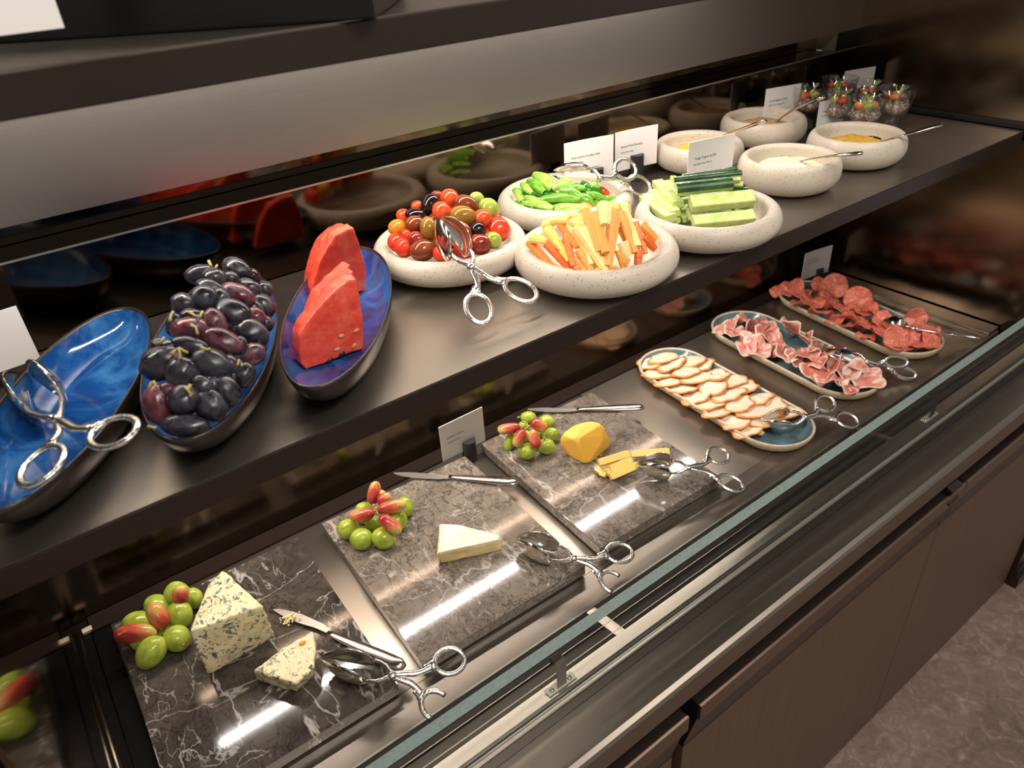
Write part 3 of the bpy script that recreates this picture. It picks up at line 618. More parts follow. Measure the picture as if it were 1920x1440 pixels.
tw('silver tongs beside the white rind cheese wedge, one finger loop open',(1075.7,1046.7),(1161,1037),(1151,1092),(967,1012),.044,.028,.020,.040,R=(.0150,.020),openb=True)
tw('silver tongs gripping the pale yellow cheese sticks',(1291,876.5),(1346,855),(1371,905),(1194,872),.050,.040,.028,.043,R=(.0155,.0205))
tw('silver tongs at the front end of the smoked chicken tray',(1510,781.7),(1547,757),(1589,787),(1427,789),.046,.048,.030,.032,R=(.0150,.0195))
tw('silver tongs with pointed finger loops on the cured ham tray',(1625,677.7),(1680,679),(1697,698.6),(1538,660),.040,.034,.018,.040,R=(.0105,.022))
A_=W(1812,631,.016); B_=W(1812,630,.050)
tongs('silver tongs seen edge on across the salami tray',W(1712,616,.045),A_,B_,W(1656,603,.040),R=(.006,.022),opening=.010,Ls=.058,Wd=.020)
def knife(label,tip,jn,end,zt,zj,ze,flip=1):
    T,J,E=W(*tip,zt),W(*jn,zj),W(*end,ze); r=empty('cheese_knife',E,label,'knife','steel cheese knives')
    ax=(E-T).normalized(); up=Vector((0,0,1)); sd=up.cross(ax).normalized()*flip; up=ax.cross(sd)*flip
    if up.z<0: up=-up
    Lb=(J-T).length; b=MB(); v=[];f=[];K=14
    for i in range(K+1):
        t=i/K; x=T+(J-T)*t; wu=.0005+.0105*min(1,(t*2.2))**.6*(1-.25*t); wl=-.0010-.0030*math.sin(PI*min(1,t*1.3))*1
        if i==0: wu=.0004; wl=-.0006
        if t>.88: wu*=.75
        tk=.0006
        for q in (sd*wu+up*tk*.3,sd*wu-up*tk*.3,sd*wl-up*tk,sd*wl+up*tk): v.append(x+q-E)
    for i in range(K):
        for k in range(4): f.append((i*4+k,(i+1)*4+k,(i+1)*4+(k+1)%4,i*4+(k+1)%4))
    f+=[(0,1,2,3),(K*4+3,K*4+2,K*4+1,K*4)]
    b.add(v,f); b.build('blade',M['bladesteel'],r)
    b=MB(); n_=14; pts=[];rad=[]
    for i in range(n_+1):
        t=i/n_; pts.append((J+(E-J)*t)-E); rad.append(.0032+.0062*math.sin(PI*.5*min(1,t*1.15))*(1 if t<.93 else (1-((t-.93)/.07)**2*.75)))
    b.tube(pts,rad,14,.52,up=up); b.build('handle',M['steel'],r,smooth=True); return r
knife('steel knife with cheese crumbs lying on the dark marble slab',(512,1142.5),(614,1186),(758,1251),.024,.026,.027)
knife('steel knife lying over the back corner of the middle marble slab',(738,887),(841.7,893),(972,905),.023,.026,.024,-1)
knife('steel knife lying over the back corner of the farthest marble slab',(989,767),(1081,767),(1208,763.5),.024,.026,.024,-1)
b=MB(); rg=random.Random(3)
cp=W(545,1160,.0265)
for i in range(60):
    q=Vector((rg.gauss(0,.0055),rg.gauss(0,.004),abs(rg.gauss(0,.0012)))); s=rg.uniform(.0006,.0016); 
    b.box(q.x-s,q.x+s,q.y-s*.8,q.y+s*.8,q.z,q.z+s*1.2)
o=b.build('cheese_crumbs',M['rind'],None,loc=None); o.location=cp; tag(o,'pale cheese crumbs stuck on the knife blade','crumbs',kind='stuff')
def spoon(label,end,neck,bw,ze,zn,zb):
    E,Nk,B=W(*end,ze),W(*neck,zn),W(*bw,zb); r=empty('dip_spoon',B,label,'spoon','steel spoons in the dips')
    b=MB(); pts=[];rad=[]
    for i in range(15):
        t=i/14; p=B*(1-t)**2+Nk*2*t*(1-t)+E*t*t; pts.append(p-B); rad.append(.0022+.0040*t**1.5*(1 if t<.95 else .7))
    b.tube(pts,rad,10,.45); b.build('handle',M['steel'],r,smooth=True)
    d=(Nk-B); d.z=0; d.normalize(); me=lathe_mesh('spoon_bowl',[(0,-.004),(.5,-.003),(.85,.0),(1.0,.003),(.97,.003),(.8,.001),(0,-.003)],M['steel'],24)
    o=link('spoon_bowl',me,None,r,-d*.012+Vector((0,0,.001))); o.scale=(.019,.012,1); o.rotation_euler=(0,0,math.atan2(d.y,d.x)); return r
spoon('steel spoon standing in the yellow passion fruit dressing',(1434,227),(1365,250),(1322,268),.505,.455,.425)
spoon('steel spoon standing in the brown eggplant dip',(1543,183),(1478,204),(1452,233),.515,.470,.430)
spoon('steel spoon leaning out of the mustard coloured hummus',(1768,233),(1690,255),(1643,268),.470,.462,.432)
spoon('steel spoon leaning out of the white yogurt dip',(1618,287),(1545,292),(1483,306),.475,.468,.430)
# ------------------------------------------------------------------ dips
def dip(name,c,R,mat,label,z,amp,sx=1,sy=1,dx=0,dy=0):
    bm=bmesh.new(); bmesh.ops.create_uvsphere(bm,u_segments=40,v_segments=24,radius=1)
    for q in bm.verts:
        n=noise.noise(q.co*3+Vector((c[0]*9,0,0)))+.6*noise.noise(q.co*9+Vector((c[0]*9,0,0)))
        q.co=Vector((q.co.x*R*sx*(1+.06*n),q.co.y*R*sy*(1+.06*n),max(-.25,q.co.z)*z*(1+.0)+amp*n*(1 if q.co.z>0 else 0)))
    for q in bm.faces: q.smooth=True
    me=bpy.data.meshes.new(name); bm.to_mesh(me); bm.free(); o=link(name,me,mat,None,(c[0]+dx,c[1]+dy,ST+.0215+z*.25)); tag(o,label,'dip'); return o
dip('yellow_dressing',BW['yel'],.048,M['y_dip'],'bright yellow passion fruit dressing in the small bowl',.011,.0012)
dip('eggplant_dip',BW['bro'],.050,M['b_dip'],'coarse brown eggplant dip in the small bowl',.014,.0030)
dip('hummus_dip',BW['tan'],.049,M['h_dip'],'thick mustard coloured hummus in the small bowl',.016,.0030,dx=-.004)
dip('yogurt_dip',BW['yog'],.053,M['w_dip'],'lumpy white yogurt and dill dip in the small bowl',.016,.0025)
# ------------------------------------------------------------------ grapes
def ell(mesh,p,lpx,wpx,ang,parent,name='grape',depth=.15,flip=1):
    s=pxm(p); a=math.radians(ang); d=(CX*math.cos(a)-CY*math.sin(a)-CZ*depth*.0+Vector((0,0,-depth))).normalized()
    o=link(name,mesh,None,parent); L=p-parent.location if parent else p
    m=frame(d).to_4x4(); o.matrix_local=Matrix.Translation(L)@m@Matrix.Diagonal((lpx*s/2,wpx*s/2,wpx*s/2*.98,1)); return o
def stem(parent,pts,r=.0012,name='stem'):
    b=MB(); pts=[Vector(p)-parent.location for p in pts]; rr=[r*1.6]+[r]*(len(pts)-2)+[r*1.2]; b.tube(pts,rr,6); return b.build(name,M['stem'],parent,smooth=True)
GB=[blob_mesh('black_grape',M['g_black'],.10,i) for i in range(3)]; GP=[blob_mesh('plum_grape',M['g_plum'],.09,i+5) for i in range(2)]
GG=[blob_mesh('green_grape',M['g_green'],.05,i+9) for i in range(2)]; GR=[blob_mesh('red_grape',M['g_red'],.06,i+12) for i in range(2)]
for g_ in GR:
    for q in g_.vertices:
        k=(1-min(1,abs(q.co.x))**3.2)**.5/max(.05,(1-min(.9975,q.co.x**2))**.5); q.co.y*=min(1.5,k); q.co.z*=min(1.5,k)
c3=lambda x,y:(240+x*.30556,420+y*.30556)
PB=(.135,.7359,math.radians(65.2))
def moundB(x,y):
    dx,dy=x-PB[0],y-PB[1]; c,s=math.cos(PB[2]),math.sin(PB[2]); a=(dx*c+dy*s)/.185; b_=(-dx*s+dy*c)/.070; q=a*a+b_*b_
    return .428+.085*max(0,1-q)**.5 if q<1 else (.428 if q<1.35 else 0)
gl=[(440,305,175,105,-15,0),(660,275,170,110,25,0),(515,335,130,125,0,0),(620,335,95,85,0,0),(755,320,90,80,60,0),(730,390,140,100,10,0),(830,400,95,85,60,0),(490,385,140,80,10,0),(660,430,190,115,15,1),(455,455,150,145,0,0),(560,450,110,90,40,0),(330,490,135,110,20,0),(820,500,150,110,50,0),(625,545,210,150,10,0),(775,565,110,95,30,1),(835,610,95,85,40,0),(520,600,150,115,60,1),(390,570,140,90,0,0),(360,645,190,130,-15,1),(740,665,190,145,15,0),(560,718,225,130,20,2),(270,620,120,80,110,0),(185,745,100,80,0,0),(250,755,100,80,0,0),(370,745,200,95,5,0),(680,750,110,80,90,0),(195,850,240,175,-25,0),(500,865,230,165,25,0),(315,920,190,165,65,0),(745,800,150,120,-35,1),(620,865,110,80,60,0),(690,930,150,125,-60,0),(655,860,80,60,0,0),(170,1110,205,155,80,1),(330,1080,175,165,0,0),(495,1115,190,150,45,0),(590,1030,175,130,65,0),(450,990,130,90,30,0),(510,985,100,80,50,0),(240,1015,100,70,0,1),(335,1240,245,120,-5,0),
 (470,520,150,120,20,0),(600,640,150,120,0,0),(430,700,150,120,10,0),(300,800,150,120,0,0),(420,820,160,130,30,0),(590,800,150,120,0,0),(560,940,160,130,0,0),(400,930,150,120,0,0),(330,1160,160,120,0,0),(700,500,150,120,30,0),(560,370,150,100,0,0),(720,740,130,110,0,0)]
gb=empty('grape_bunch',(PB[0],PB[1],ST+.012),'heaped bunch of black and plum red grapes on the blue platter','grapes')
for i,(x,y,l,w_,a,t) in enumerate(gl):
    u,v=c3(x,y); p=hit(u,v,moundB,.56,.425); s=pxm(p); p=p-CZ*(w_*.30556*s*.28)
    if i>=41: p=p-CZ*.018
    p.z=max(p.z,ST+.014+w_*.30556*s*.45)
    ell(GP[1] if t==2 else (GP[0] if t==1 else GB[i%3]),p,l*.30556*1.12,w_*.30556*1.14,a,gb)
for pts in ([(525,240),(540,270),(560,290),(575,265)],[(295,600),(300,570),(315,545)],[(410,545),(445,570),(475,580),(490,545)],[(210,740),(245,725),(262,700)],[(305,800),(335,775),(352,765),(385,785),(405,795)],[(352,765),(358,800),(355,830)],[(170,1010),(185,975),(200,965),(215,1000)],[(390,1000),(405,1020),(430,1050)],[(420,985),(410,1010),(405,1020)],[(700,870),(712,835),(730,870),(735,890)],[(420,625),(450,640),(462,680)],[(725,505),(755,535),(785,560)],[(480,760),(520,775),(540,770)],[(170,1238),(190,1242),(215,1245)]):
    P=[]
    for x,y in pts:
        u,v=c3(x,y); P.append(hit(u,v,moundB,.56,.425)+CZ*.012)
    stem(gb,P,.0011)
def bunch(label,org,sc,cen,greens,reds,stems,z0=.0205):
    r=empty('grape_bunch',W(*cen,z0),label,'grapes')
    cvt=lambda x,y:(org[0]+x*sc,org[1]+y*sc)
    for i,q in enumerate(greens):
        x,y,l,w_,a=q[:5]; z=q[5] if len(q)>5 else z0; u,v=cvt(x,y); p=W(u,v,z+.0); s=pxm(p); p=W(u,v,z+w_*sc*s*.49); ell(GG[i%2],p,l*sc,w_*sc,a,r,depth=.05)
    for i,q in enumerate(reds):
        x,y,l,w_,a=q[:5]; z=q[5] if len(q)>5 else z0+.030; u,v=cvt(x,y); p=W(u,v,z+.008); ell(GR[i%2],p,l*sc,w_*sc,a,r,depth=.10)
    for st in stems: stem(r,[W(*cvt(x,y),z) for x,y,z in st],.0011)
    return r
bunch('green grapes and three long red ones left of the blue cheese',(0,960),1/3,(300,1190),
 [(995,465,135,125,80,.022),(885,535,135,115,40,.021),(1090,485,110,90,70,.021),(1010,580,145,125,80,.022),(775,630,145,125,0),(805,715,140,120,20),(850,790,168,135,-62),(995,712,135,125,40),(935,650,90,80,0),(870,690,90,80,0)],
 [(1015,465,100,78,-90,.052),(887,585,140,92,-118,.050),(762,682,205,92,-8,.042)],
 [[(900,660,.05),(935,640,.045),(960,610,.04)],[(905,600,.05),(905,650,.045)],[(1030,745,.04),(1035,755,.035)],[(930,500,.04),(915,560,.045)]])
bunch('green grapes with blush red ones left of the white rind cheese',(580,860),1/3,(700,995),
 [(220,397,122,112,10),(293,452,125,122,0),(418,447,132,122,10),(495,348,115,110,60),(540,272,115,90,80),(370,368,110,95,0),(305,285,90,80,0),(305,330,90,75,0),(400,205,70,60,0),(440,330,90,80,0)],
 [(363,192,130,68,-80,.052),(297,318,142,74,175,.052),(463,272,160,74,-15+0,.052),(455,370,150,74,35,.052),(420,226,85,66,-30,.046)],
 [[(365,275,.055),(360,255,.06)],[(370,290,.055),(350,300,.05)],[(360,270,.055),(385,310,.05),(395,320,.05)],[(362,275,.055),(385,280,.055)]])
bunch('green grapes with dark red ones on the slab with the yellow cheese',(880,700),.29167,(990,820),
 [(380,285,105,85,0),(500,310,105,88,20),(525,395,112,92,-20),(495,470,112,108,0),(368,502,118,112,0),(262,442,120,80,-70),(365,405,90,80,0),(430,385,80,75,0),(345,335,60,60,0)],
 [(255,356,152,72,176,.05),(447,335,118,78,25,.054),(322,416,125,76,118,.052),(418,424,125,74,-110+0,.052)],
 [[(378,345,.062),(372,320,.06),(335,310,.055)],[(378,345,.062),(380,370,.055)],[(378,345,.062),(405,325,.06)],[(378,345,.062),(345,370,.056)],[(310,285,.045),(325,280,.045)],[(480,410,.055),(485,425,.05)]])
# ------------------------------------------------------------------ tomatoes
def mound(c,R,z0,h,pw=.5):
    return lambda x,y:(z0+h*max(0,1-((x-c[0])**2+(y-c[1])**2)/R**2)**pw) if (x-c[0])**2+(y-c[1])**2<R*R*1.15 else 0
mT=mound(BW['tom'],.090,.426,.068,.6)
TL=[(555,300,185,150,110,'black','top of the heap, beside the bright red one'),(730,240,158,150,60,'vermilion','top of the heap at the back'),(880,290,195,140,15,'brown','right of the red one on top of the heap'),(975,250,125,120,0,'green','back of the heap, half hidden'),(1085,340,190,170,60,'green','back right, the larger green one'),(435,400,190,120,5,'black','left, lying behind two brown ones'),(660,360,170,150,60,'vermilion','middle of the heap above the tongs'),(850,400,215,170,0,'olive','centre of the heap, largest one'),(1025,420,150,145,0,'vermilion','right, below the green ones'),(1165,520,205,200,20,'red','far right, biggest red one'),(320,400,130,110,20,'vermilion','far left at the back'),(440,315,100,90,0,'vermilion','behind the left black one'),(620,215,100,70,0,'maroon','very back of the heap'),(420,475,165,140,0,'brown','left, below the black one'),(540,510,185,135,80,'olive','left of the tongs'),(265,510,160,145,0,'amber','far left'),(850,555,180,145,80,'brown','right of the tongs'),(985,525,140,130,20,'black','right half, small one'),(1000,650,195,175,10,'maroon','front right'),(1125,620,145,135,20,'green','front right edge, small one'),(250,640,150,140,60,'red','front left edge'),(315,685,160,150,60,'red','front left, lowest'),(350,575,110,80,40,'red','left, nearly hidden'),(440,610,155,120,20,'maroon','left front'),(485,705,210,180,-20,'brown','front, with a pale stem scar'),(670,740,160,140,0,'red','front, under the tongs'),(850,720,165,110,10,'vermilion','front, right of the tongs'),(760,610,160,150,0,'maroon','behind the tongs scoops'),(1170,425,60,60,0,'red','right rim, tiny sliver'),(600,405,120,110,0,'brown','gap behind the black one'),(600,620,150,140,0,'olive','behind the tongs, lower'),(900,460,150,130,0,'brown','gap at the centre'),(1050,560,150,130,0,'vermilion','gap at the right')]
tm={}
adj=dict(black='glossy black',vermilion='orange red',brown='brown',green='green',olive='olive brown',red='bright red',maroon='reddish brown',amber='amber orange')
for i,(x,y,l,w_,a,c,lab) in enumerate(TL):
    if c not in tm: tm[c]=blob_mesh('tomato_'+c,M['t_'+c],.03,len(tm)+20)
    u,v=690+x*.20833,320+y*.20833; p=hit(u,v,mT,.54,.428); s=pxm(p); p=p-CZ*(w_*.2083*s*.30)
    if i>=29: p=p-CZ*.014
    p.z=max(p.z,ST+.017+w_*.2083*s*.46)
    o=ell(tm[c],p,l*.20833*1.13,w_*.20833*1.13,a,None,'cherry_tomato',depth=.1); tag(o,adj[c]+' cherry tomato, '+lab,'tomato','cherry tomatoes in the stone bowl')
# ------------------------------------------------------------------ stick shaped vegetables
def baton_mesh(name,mat,seed,taper=.75,curve=.06,kind='box'):
    """unit stick along x, width 1 in y and z"""
    rg=random.Random(seed); n=9; v=[];f=[]; sec=8
    for i in range(n+1):
        t=i/n; k=1-(1-taper)*t; cz=curve*math.sin(PI*t)*3
        jt=1+rg.uniform(-.05,.05)
        for j in range(sec):
            th=2*PI*(j+.5)/sec; r=.5/max(abs(math.cos(th)),abs(math.sin(th)))*(.86 if j%2 else .96)
            v.append((t-.5,math.cos(th)*r*k*jt,math.sin(th)*r*k*.8*jt+cz))
    for i in range(n):
        for j in range(sec): f.append((i*sec+j,i*sec+(j+1)%sec,(i+1)*sec+(j+1)%sec,(i+1)*sec+j))
    f+=[tuple(range(sec-1,-1,-1)),tuple(n*sec+j for j in range(sec))]
    me=bpy.data.meshes.new(name); me.from_pydata(v,[],f); me.materials.append(mat); return me
def stick(me,a,b_,wid,name,thick=.8,lift=Vector((0,0,0))):
    d=b_-a; o=link(name,me); o.matrix_world=Matrix.Translation((a+b_)/2+lift)@frame(d,(CZ+Vector((0,0,1))*.4)).to_4x4()@Matrix.Diagonal((d.length,wid,wid*thick,1)); return o
mC=mound(BW['car'],.096,.426,.078,.6)
c2=lambda x,y:(920+x*.29167,280+y*.29167)
CS=[(205,655,500,795,45,'y'),(250,590,410,765,48,'o'),(360,600,545,800,45,'d'),(365,500,510,710,55,'y'),(450,475,560,625,42,'o'),(490,455,650,735,34,'p'),(570,500,755,795,75,'p'),(600,385,710,650,65,'l'),(670,400,745,660,52,'l'),(800,385,758,745,72,'l'),(838,400,935,660,52,'l'),(850,345,950,620,48,'p'),(735,345,740,480,80,'p'),(935,460,1003,665,36,'o'),(975,480,1070,575,48,'l'),(990,555,1065,640,55,'d'),(825,640,868,775,42,'l'),(480,415,640,435,40,'y'),(340,480,440,455,50,'y'),(485,540,535,745,42,'o'),(565,640,655,795,46,'l'),(265,565,365,585,60,'y'),(400,450,500,450,55,'y'),(690,770,700,800,60,'l'),(795,745,790,780,55,'l'),(880,690,860,740,50,'l'),(960,640,950,735,46,'d'),(790,340,815,420,50,'y'),(545,750,590,800,42,'o'),(545,690,605,775,30,'l'),(360,560,455,645,34,'o'),(850,590,885,690,58,'p'),(620,350,560,520,60,'y'),(520,460,600,480,55,'y'),(985,465,1012,490,34,'o'),(880,350,890,400,40,'l'),(600,560,660,660,60,'o'),(450,640,520,720,50,'l'),(700,560,730,690,60,'l'),(860,480,900,600,55,'l'),(920,560,960,640,45,'o'),(640,650,700,740,60,'y'),(470,560,500,640,50,'y')]
cm={'y':('yellow','yellow'),'o':('carrot','orange'),'d':('carrot2','deep orange'),'l':('carrot3','light orange'),'p':('pale','pale yellow')}
bt={k:[baton_mesh('carrot_stick_'+k,M[cm[k][0]],j*3+1,.62+.12*j,.02) for j in range(3)] for k in cm}
ordw=['leftmost','second','third','fourth','fifth','sixth','seventh','eighth','ninth','tenth','eleventh','twelfth','thirteenth','fourteenth','fifteenth','sixteenth','seventeenth','eighteenth']
cnt={}
order=sorted(range(len(CS)),key=lambda i:(CS[i][0]+CS[i][2]))
rank={}
for i in order: k=CS[i][5]; cnt[k]=cnt.get(k,0); rank[i]=cnt[k]; cnt[k]+=1
for i,(x1,y1,x2,y2,w_,k) in enumerate(CS):
    A=hit(*c2(x1,y1),mC,.56,.424); B=hit(*c2(x2,y2),mC,.56,.424); s=pxm(A); dz=-.006 if i<32 else (-.008 if i<36 else -.018)
    L_=((A-B).length/s)/.29167
    A=A+CZ*dz; B=B+CZ*dz
    A.z=max(A.z,ST+.022);B.z=max(B.z,ST+.022)
    o=stick(bt[k][i%3],A,B,w_*.29167*s*1.3,'carrot_stick'); rr=rank[i]
    wh='short ' if L_<110 else ''
    tag(o,('%s%s carrot stick, %s of its colour in the stone bowl'%(wh,cm[k][1],'leftmost' if rr==0 else ordw[rr]+' from the left')),'carrot stick','carrot sticks in the stone bowl')
# pepper strips: curved bands
def band_mesh(name,mat,seed):
    rg=random.Random(seed); n=12;m=5; v=[];f=[]
    for i in range(n+1):
        t=i/n; wy=.5*(.62+.38*math.sin(PI*t)); bend=rg.uniform(.0,.02)
        for j in range(m+1):
            a=-1+2*j/m; v.append((t-.5,a*wy+.25*math.sin(PI*t+seed)*.6,.28*math.sin(PI*t)-.32*a*a*1.0+bend))
    for i in range(n):
        for j in range(m): f.append((i*(m+1)+j,(i+1)*(m+1)+j,(i+1)*(m+1)+j+1,i*(m+1)+j+1))
    K=len(v); v+=[(x,y*.92,z-.16) for x,y,z in v]; f+=[tuple(q+K for q in reversed(ff)) for ff in f]
    bd=[i*(m+1) for i in range(n+1)]+[n*(m+1)+j for j in range(1,m+1)]+[i*(m+1)+m for i in range(n-1,-1,-1)]+[j for j in range(m-1,0,-1)]
    for q in range(len(bd)): a_,b_=bd[q],bd[(q+1)%len(bd)]; f.append((b_,a_,a_+K,b_+K))
    me=bpy.data.meshes.new(name); me.from_pydata(v,[],f); me.materials.append(mat)
    for p in me.polygons: p.use_smooth=True
    return me
mP=mound(BW['pep'],.090,.424,.060,.6)
PS=[(280,140,395,235,62,'l','top left of the heap'),(230,190,350,255,52,'m','below the topmost strip'),(190,210,275,262,42,'l','left edge, upper'),(155,240,200,318,52,'l','far left, upright'),(200,268,440,292,46,'d','long dark strip left of the tongs scoop'),(215,300,325,328,40,'l','left, under the long dark strip'),(320,312,575,312,52,'m','long strip across the middle'),(440,255,595,285,52,'m','middle, above the long strip'),(150,332,280,395,42,'m','bottom left corner'),(215,332,400,372,46,'l','lower left, across'),(270,370,370,402,42,'d','lowest at the left'),(370,395,582,345,62,'l','front, largest pale strip'),(400,244,545,208,42,'l','right of the tongs scoop'),(570,302,685,355,62,'m','right front, bright'),(580,205,655,262,42,'d','right, upper'),(600,255,745,262,46,'d','right, dark one'),(680,335,822,300,56,'m','far right front'),(620,282,742,292,46,'m','right, middle'),(640,222,705,242,38,'l','right, under the tongs'),(550,382,692,366,34,'r','red, front edge'),(700,252,768,266,40,'r','red, back right'),(590,358,655,350,26,'r','red, beside the front one'),(440,202,520,190,36,'l','back, behind the scoop'),(500,240,615,232,38,'m','back right of the scoop'),(330,290,480,330,60,'m','under the long dark strip'),(500,330,600,380,60,'d','under the largest pale strip'),(300,240,420,260,60,'m','centre of the heap'),(560,250,640,300,60,'m','under the dark right one'),(640,300,720,340,60,'m','low on the right'),(460,290,560,280,60,'l','centre, below the middle')]
pm={k:[band_mesh('pepper_strip_'+k,M['pep_'+k],j) for j in range(3)] for k in 'lmdr'}
pa=dict(l='pale green',m='green',d='dark green',r='red')
for i,(x1,y1,x2,y2,w_,k,lab) in enumerate(PS):
    A=hit(*c2(x1,y1),mP,.55,.422); B=hit(*c2(x2,y2),mP,.55,.422); s=pxm(A); dz=-.004 if i<24 else -.014
    A=A+CZ*dz;B=B+CZ*dz; A.z=max(A.z,ST+.022);B.z=max(B.z,ST+.022)
    o=stick(pm[k][i%3],A,B,w_*.29167*s*1.35,'pepper_strip',.7); tag(o,pa[k]+' pepper strip, '+lab.replace('red, ',''),'pepper strip','pepper strips in the stone bowl')
# cucumber batons
def cuc(a,b_,wid,kind,label,thick=.62):
    d=b_-a; r=empty('cucumber_baton',(0,0,0),label,'cucumber','cucumber batons in the stone bowl'); r.matrix_world=Matrix.Translation((a+b_)/2)@frame(d,(CZ+Vector((0,0,1))*.9)).to_4x4()
    l=d.length/2; w_=wid/2; t=wid*thick/2
    K=7
    if kind=='f':     # flesh up, skin below
        arc=[(w_*math.cos(PI*k/K),-t-(.30*t)*math.sin(PI*k/K)) for k in range(K+1)]
        b=MB(); sec=[(-w_*.98,t*.8),(-w_*.9,t),(w_*.9,t),(w_*.98,t*.8)]+[(y,z*.9) for y,z in arc]
    else:
        arc=[(w_*math.cos(PI*k/K),t*.1+t*.9*math.sin(PI*k/K)) for k in range(K+1)]
        b=MB(); sec=[(-w_*.95,-t),(w_*.95,-t)]+[(y*.97,z*.93) for y,z in arc]
    n=len(sec); v=[(x,y,z) for x in (-l,l) for y,z in sec]; f=[tuple(range(n-1,-1,-1)),tuple(range(n,2*n))]+[(i,(i+1)%n,(i+1)%n+n,i+n) for i in range(n)]
    b.add(v,f); b.build('flesh',M['cuc'],r)
    o2=[(y*1.0,z*1.0) for y,z in arc]; i2=[(y*.96,z*(.93 if kind=='f' else .94)) for y,z in arc]
    if kind=='f': o2=[(y*1.01,z*1.02) for y,z in arc]; i2=[(y*.98,z*.9) for y,z in arc]
    sec=o2+i2[::-1]; n=len(sec); v=[(x,y,z) for x in (-l*1.001,l*1.001) for y,z in sec]; m=n//2
    f=[(i,i+1,i+1+n,i+n) for i in range(m-1)]+[(m+i,m+i+1,m+i+1+n,m+i+n) for i in range(m-1)]+[(m-1,m,m+n,m-1+n),(n-1,0,n,2*n-1)]
    f+=[(n-1-i,n-2-i,i+1,i) for i in range(m-1)]+[(i+n,i+1+n,2*n-2-i,2*n-1-i) for i in range(m-1)]
    b=MB(); b.add(v,f); b.build('skin',M['cuc_skin'],r)
    if kind=='f' and l>.025:
        b=MB(); k=int(l*2/.0042)
        for i in range(k):
            x=-l+.004+i*.0042; y=-w_*.45+.0006*math.sin(i*1.7)
            b.add([(x-.0016,y,t),(x,y-.0026,t),(x+.0016,y,t),(x,y+.0012,t),(x,y-.0004,t+.0009)],[(0,1,4),(1,2,4),(2,3,4),(3,0,4)])
        o=b.build('seeds',M['cuc_seed'],r,smooth=True); o['kind']='stuff'
    return r
cz=lambda x,y,z:W(*c2(x,y),z)
CU=[(1190,250,1550,212,85,'s',.470,'whole dark green skin side up, on top of the pile'),(1175,195,1612,150,40,'s',.478,'dark edged one lying behind the top one'),(1235,172,1582,122,30,'s',.476,'thin one at the very back'),(1285,352,1685,312,95,'f',.452,'pale flesh up, largest of the pile'),(1300,468,1690,428,78,'f',.442,'pale flesh up, at the front rim'),(1310,430,1690,402,40,'s',.434,'skin strip between the two pale front ones'),(990,312,1160,445,70,'f',.436,'leftmost, leaning on the rim'),(1040,275,1190,412,58,'f',.440,'second from the left rim'),(1072,215,1205,355,66,'f',.446,'left group, highest'),(1125,215,1262,335,52,'f',.442,'left group, behind the highest'),(1150,430,1195,462,52,'f',.430,'short end low at the left'),(1205,372,1262,388,60,'f',.434,'short end between left group and pile'),(1540,256,1658,262,42,'s',.450,'dark one poking out right of the top one'),(1540,222,1622,228,36,'f',.456,'pale one right of the top one'),(1545,195,1602,188,32,'f',.464,'pale end behind the top one at the right'),(1172,180,1205,245,36,'f',.466,'pale end left of the top one'),(1262,385,1296,440,40,'f',.434,'narrow pale end left of the front one'),(1560,385,1685,352,40,'f',.440,'thin pale one under the largest'),(1210,330,1540,300,95,'s',.440,'under the largest'),(1215,420,1260,450,50,'f',.428,'darker short end at the bottom'),(1250,250,1500,240,90,'f',.448,'inside the pile')]
for x1,y1,x2,y2,w_,k,z,lab in CU:
    A=cz(x1,y1,z);B=cz(x2,y2,z); s=pxm(A); cuc(A,B,w_*.29167*s,k,'cucumber baton, '+lab)
# ------------------------------------------------------------------ watermelon
def melon(label,poly,back,th,seeds=()):
    """poly: photo points of the front face standing on the base line poly[0]-poly[1]"""
    A=W(*poly[0],.414);B=W(*poly[1],.414); x=(B-A).normalized(); nn=Vector((-x.y,x.x,0)); cp=Vector((0,0,CAMZ)); P=[]
    A=A+nn*back;B=B+nn*back
    for u,v in poly:
        d=ray(u,v); s=((A-nn*back-cp).dot(nn))/d.dot(nn); q=cp+d*s+nn*back; P.append(q)
    r=empty('watermelon_slice',(A+B)/2,label,'watermelon','watermelon slices on the violet platter'); bm=bmesh.new()
    c=(A+B)/2
    fv=[bm.verts.new(p-c) for p in P]; fc=bm.faces.new(fv)
    ex=bmesh.ops.extrude_face_region(bm,geom=[fc]); bmesh.ops.translate(bm,verts=[g for g in ex['geom'] if isinstance(g,bmesh.types.BMVert)],vec=nn*th)
    bmesh.ops.recalc_face_normals(bm,faces=bm.faces)
    bmesh.ops.bevel(bm,geom=list(bm.edges),offset=.0012,segments=2,profile=.5,affect='EDGES',clamp_overlap=True)
    bmesh.ops.triangulate(bm,faces=bm.faces)
    for _ in range(4):
        L=[e for e in bm.edges if e.calc_length()>.005]
        if L: bmesh.ops.subdivide_edges(bm,edges=L,cuts=1); bmesh.ops.triangulate(bm,faces=bm.faces)
    bm.normal_update()
    for q in bm.verts: q.co+=q.normal*(.0010*noise.noise(q.co*70+c*10)+.0006*noise.noise(q.co*220+c*10))
    for q in bm.faces: q.smooth=True
    me=bpy.data.meshes.new('flesh'); bm.to_mesh(me); bm.free(); link('flesh',me,M['melon'],r)
    for (u,v,dk) in seeds:
        d=ray(u,v); s=((A-nn*back-cp).dot(nn))/d.dot(nn); q=cp+d*s+nn*(back-.0004)
        o=link('seed',blob_mesh('seed',M['seed'] if dk else M['seedp'],.05,1,10,6),None,r); o.location=q-c; o.scale=(.0042,.0016,.0026) if dk else (.0036,.0012,.0022); o.rotation_euler=(0,random.uniform(-.6,.6),math.atan2(x.y,x.x))
    return r
